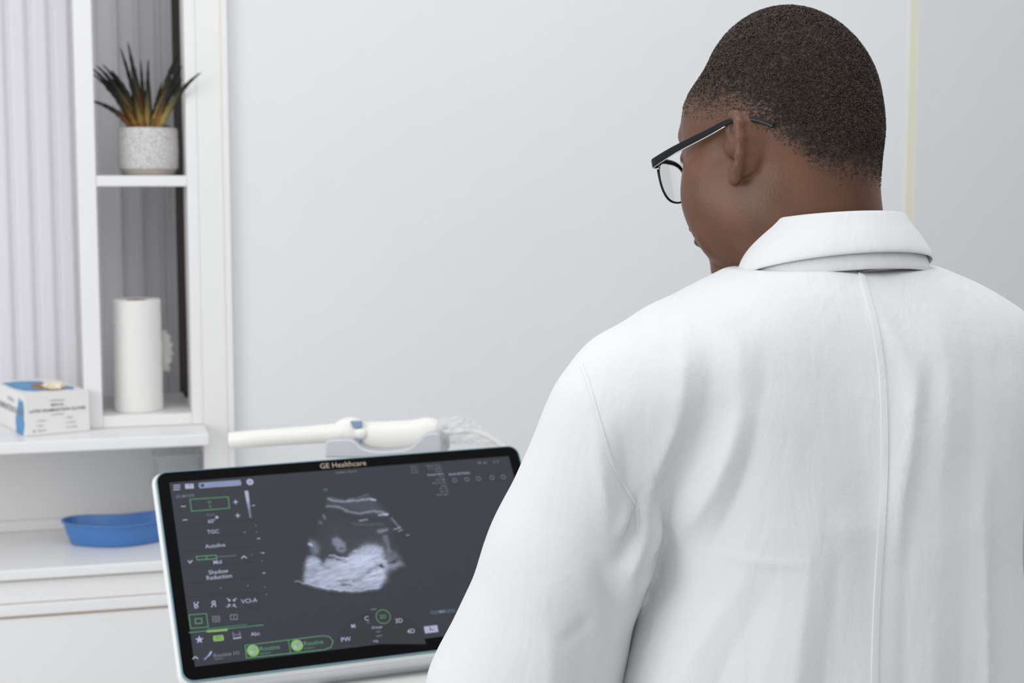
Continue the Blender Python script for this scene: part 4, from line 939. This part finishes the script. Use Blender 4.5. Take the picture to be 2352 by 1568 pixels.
for pts, wd, amp, sk in FOLDS: V2 = fold(V2, N2, pts, wd, amp * 1.75, sk)
V2 = relax(V2, F2, 1)
V2 += N2 * (.0012 * np.sin(V2[:, 0] * 55 + 5 * np.sin(V2[:, 2] * 9)) * np.sin(V2[:, 2] * 14 + V2[:, 0] * 20))[:, None]
coat = mesh_np('lab_coat', V2, F2, person, M['fabric']); tag(coat, 'plain white cotton lab coat')
bvh = BVHTree.FromPolygons([tuple(v) for v in V2], [tuple(int(i) for i in f) for f in F2])
camb = BI @ C0
def on_coat(px, py, lift=0):
    dr = ((BI @ P(px, py, 1)) - camb).normalized(); hit = bvh.ray_cast(camb, dr)
    if hit[0] is None: return None
    return hit[0] + hit[1] * lift, hit[1]
def strip(name, pts, wl, wr_, th, parent=coat, n=6):
    path = smooth_path([Vector((a, b, 0)) for a, b in pts], n); H = [on_coat(p.x, p.y) for p in path]; H = [x for x in H if x]; bm = bmesh.new(); rings = []
    for i, (p, nn) in enumerate(H):
        t = (H[min(i + 1, len(H) - 1)][0] - H[max(i - 1, 0)][0]).normalized(); sd = t.cross(nn).normalized()
        rings.append([p - sd * wl - nn * .002, p - sd * wl * .7 + nn * th * .8, p + nn * th, p + sd * wr_ * .8 + nn * th, p + sd * wr_ - nn * .002])
    loft(bm, rings); return obj(name, bm, M['fabric'], parent, auto=60)
strip('back_seam', [(1972, 612), (1985, 660), (2004, 730), (2017, 800), (2026, 880), (2030, 980), (2030, 1080), (2024, 1200), (2016, 1320), (2010, 1440), (2006, 1600)], .0048, .0032, .0018)
strip('armhole_seam', [(1336, 838), (1352, 880), (1372, 950), (1392, 1020), (1412, 1075), (1440, 1125), (1462, 1165), (1464, 1220)], .0020, .0016, .0009)

# ---- collar: a stand and a folded fall, lofted round the neck, open at the front
def collar_band(rings_def, name, gap=.55, n=64, th=.0022):
    bm = bmesh.new(); rings = []
    for cx_, cy_, z_, a_, b_, dip, in rings_def:
        r = []
        for i in range(n + 1):
            t = -math.pi / 2 + (i / n - .5) * 2 * (math.pi - gap)      # centred on the nape
            x = cx_ + a_ * math.cos(t); y = cy_ + b_ * math.sin(t); k = (1 + math.sin(t)) / 2
            r.append(Vector((x, y, z_ - dip * k)))
        rings.append(r)
    loft(bm, rings, close=False, cap=False); bmesh.ops.recalc_face_normals(bm, faces=bm.faces)
    o = obj(name, bm, M['fabric'], coat, smooth=True); m_ = o.modifiers.new('s', 'SOLIDIFY'); m_.thickness = th; m_.offset = 0
    m2 = o.modifiers.new('b', 'SUBSURF'); m2.levels = 1; m2.render_levels = 1; return o
zc0 = bp_(1930, 608, 1.40).z; zc1 = bp_(1930, 580, 1.40).z; zc2 = bp_(1930, 486, 1.41).z
print('collar z', zc0, zc1, zc2)
ccx = .019
collar_band([(ccx, .028, zc0 - .006, .0930, .0865, .036), (ccx, .028, zc0 + .006, .0915, .085, .034), (ccx, .030, zc1 + .002, .087, .081, .030)], 'collar_stand')
collar_band([(ccx, .029, zc1 - .001, .0965, .0890, .046), (ccx, .029, zc1 + .004, .0950, .088, .042), (ccx, .031, (zc1 + zc2) / 2, .085, .081, .032), (ccx, .034, zc2 - .006, .0715, .0735, .020), (ccx, .035, zc2 - .0008, .0710, .0715, .020), (ccx, .036, zc2, .0690, .0695, .020), (ccx, .037, zc2 - .004, .0655, .0675, .020), (ccx, .036, zc1, .070, .069, .016)], 'collar_fall', gap=.42)

# ---- trousers and shoes below the coat
def legs():
    g = grid((-.22, -.16, .05), (.22, .18, .95), .007); d = ell(g, (0, 0, .86), (.17, .12, .12))
    for s in (-1, 1):
        d = smin(d, cap_(g, (s * .09, 0, .84), (s * .10, .01, .48), .090, .068), .03); d = smin(d, cap_(g, (s * .10, .01, .48), (s * .11, -.01, .09), .066, .055), .02)
    return nets(d, (-.22, -.16, .05), .007)
v_, f_ = legs(); mesh_np('trousers', relax(v_, f_, 2), f_, person, M['trouser'])
for s in (-1, 1):
    lo_ = (s * .11 - .07, -.12, -.01); g = grid(lo_, (s * .11 + .07, .24, .13), .004); x0 = s * .11
    d = ell(g, (x0, -.03, .05), (.042, .06, .055)); d = smin(d, ell(g, (x0 + s * .008, .09, .035), (.048, .105, .038)), .03); d = np.maximum(d, .001 - g[2])
    v_, f_ = nets(d, lo_, .004); mesh_np('shoe', relax(v_, f_, 1), f_, person, M['shoe'])

# ------------------------------------------------------------------ glasses, worn
ge = bpy.data.objects.new('eyeglasses', None); COL.objects.link(ge); ge.empty_display_size = .03; ge.matrix_world = HM
tag(ge, 'black-framed eyeglasses with clear lenses worn by the man', 'glasses')
GY, GZ = .110, .0100
def lens_outline(s, n=40, k=1.0):
    pts = []
    for i in range(n):
        t = math.tau * i / n; c_, s_ = math.cos(t), math.sin(t); a, b = .0265 * k, .0215 * k
        x = a * abs(c_) ** .8 * (1 if c_ > 0 else -1); z = (b * .80 if s_ > 0 else b * 1.12) * abs(s_) ** (.72 if s_ > 0 else .95) * (1 if s_ > 0 else -1)
        X = s * .0345 + x; pts.append(Vector((X, GY - .06 * 0 - 2.0 * X * X * 1.1, GZ - .010 + z)))
    return pts
for s in (-1, 1):
    L = lens_outline(s); bm = bmesh.new()
    cl_ = Vector((s * .0345, 0, GZ - .010)); ksr = (.05, .3, .55, .8, 1.0)
    def lring(k, o_):
        out = []
        for p in L:
            X = cl_.x + (p.x - cl_.x) * k; out.append(Vector((X, GY - 2.2 * X * X + o_, cl_.z + (p.z - cl_.z) * k)))
        return out
    loft(bm, [lring(k, .0007) for k in ksr] + [lring(k, -.0007) for k in reversed(ksr)]); obj('lens', bm, M['lens'], ge, auto=40)
    L2 = lens_outline(s, k=1.03); bm = bmesh.new(); rings = []
    for i in range(len(L2) + 1):
        p = L2[i % len(L2)]; c_ = sum(L2, Vector()) / len(L2); rd = (p - c_).normalized(); t = i / len(L2); up_ = math.sin(math.tau * t)
        r_ = .0011 + .0016 * max(0, up_ + .15); rings.append([p + rd * math.cos(a) * r_ + Vector((0, 1, 0)) * math.sin(a) * (.0014 + .0008 * max(0, up_)) for a in [k * math.tau / 8 for k in range(8)]])
    loft(bm, rings, cap=False); obj('rim', bm, M['glasses'], ge, smooth=True)
    # hinge block and temple
    xh = s * .0660; yh = GY - 2.2 * xh * xh + .001
    tp = smooth_path([(xh, yh, GZ + .002), (s * .0712, yh - .004, GZ + .0026), (s * .0750, yh - .035, GZ + .0070), (s * .0785, .025, .0205), (s * .0800, -.002, .0235), (s * .0805, -.018, .0220), (s * .0790, -.035, .0150), (s * .0770, -.048, .0060)], 6)
    bm = bmesh.new(); rings = []; nt_ = len(tp)
    for i, p in enumerate(tp):
        u_2 = i / (nt_ - 1); hgt = np.interp(u_2, [0, .1, .3, .62, .85, 1], [.0044, .0044, .0036, .0024, .0023, .0024]); thk = .0012
        tg = (tp[min(i + 1, nt_ - 1)] - tp[max(i - 1, 0)]).normalized(); sd = tg.cross(Vector((0, 0, 1))).normalized(); upv = sd.cross(tg)
        rings.append([p + sd * x * thk + upv * z * hgt for x, z in ((-1, -.7), (-1, .7), (-.6, 1), (.6, 1), (1, .7), (1, -.7), (.6, -1), (-.6, -1))])
    loft(bm, rings); ta = obj('temple_arm', bm, M['glasses'], ge, auto=50)
    bm = bmesh.new(); pth = [p - Vector((0, 0, np.interp(i / (nt_ - 1), [0, .3, .62], [.0040, .0036, .0024]))) for i, p in enumerate(tp[:int(nt_ * .56)])]; tube(bm, pth, .0008, 8); obj('metal_core', bm, M['metal'], ta, smooth=True)
    bm = bmesh.new(); box(bm, (min(xh, xh - s * .003), yh - .004, GZ - .004), (max(xh, xh - s * .003), yh, GZ + .004)); obj('hinge', bm, M['metal'], ge, bevel=.0006)
    bm = bmesh.new(); tube(bm, smooth_path([(s * .0085, GY - .002, GZ - .008), (s * .0115, GY - .010, GZ - .012)], 3), .0008, 8); bmesh.ops.create_uvsphere(bm, u_segments=10, v_segments=8, radius=.0035, matrix=Matrix.Translation((s * .0125, GY - .011, GZ - .014))); obj('nose_pad', bm, M['lens'], ge, smooth=True)
bm = bmesh.new(); tube(bm, smooth_path([(-.009, GY, GZ - .001), (0, GY + .001, GZ + .003), (.009, GY, GZ - .001)], 5), .0016, 10); obj('bridge', bm, M['glasses'], ge, smooth=True)
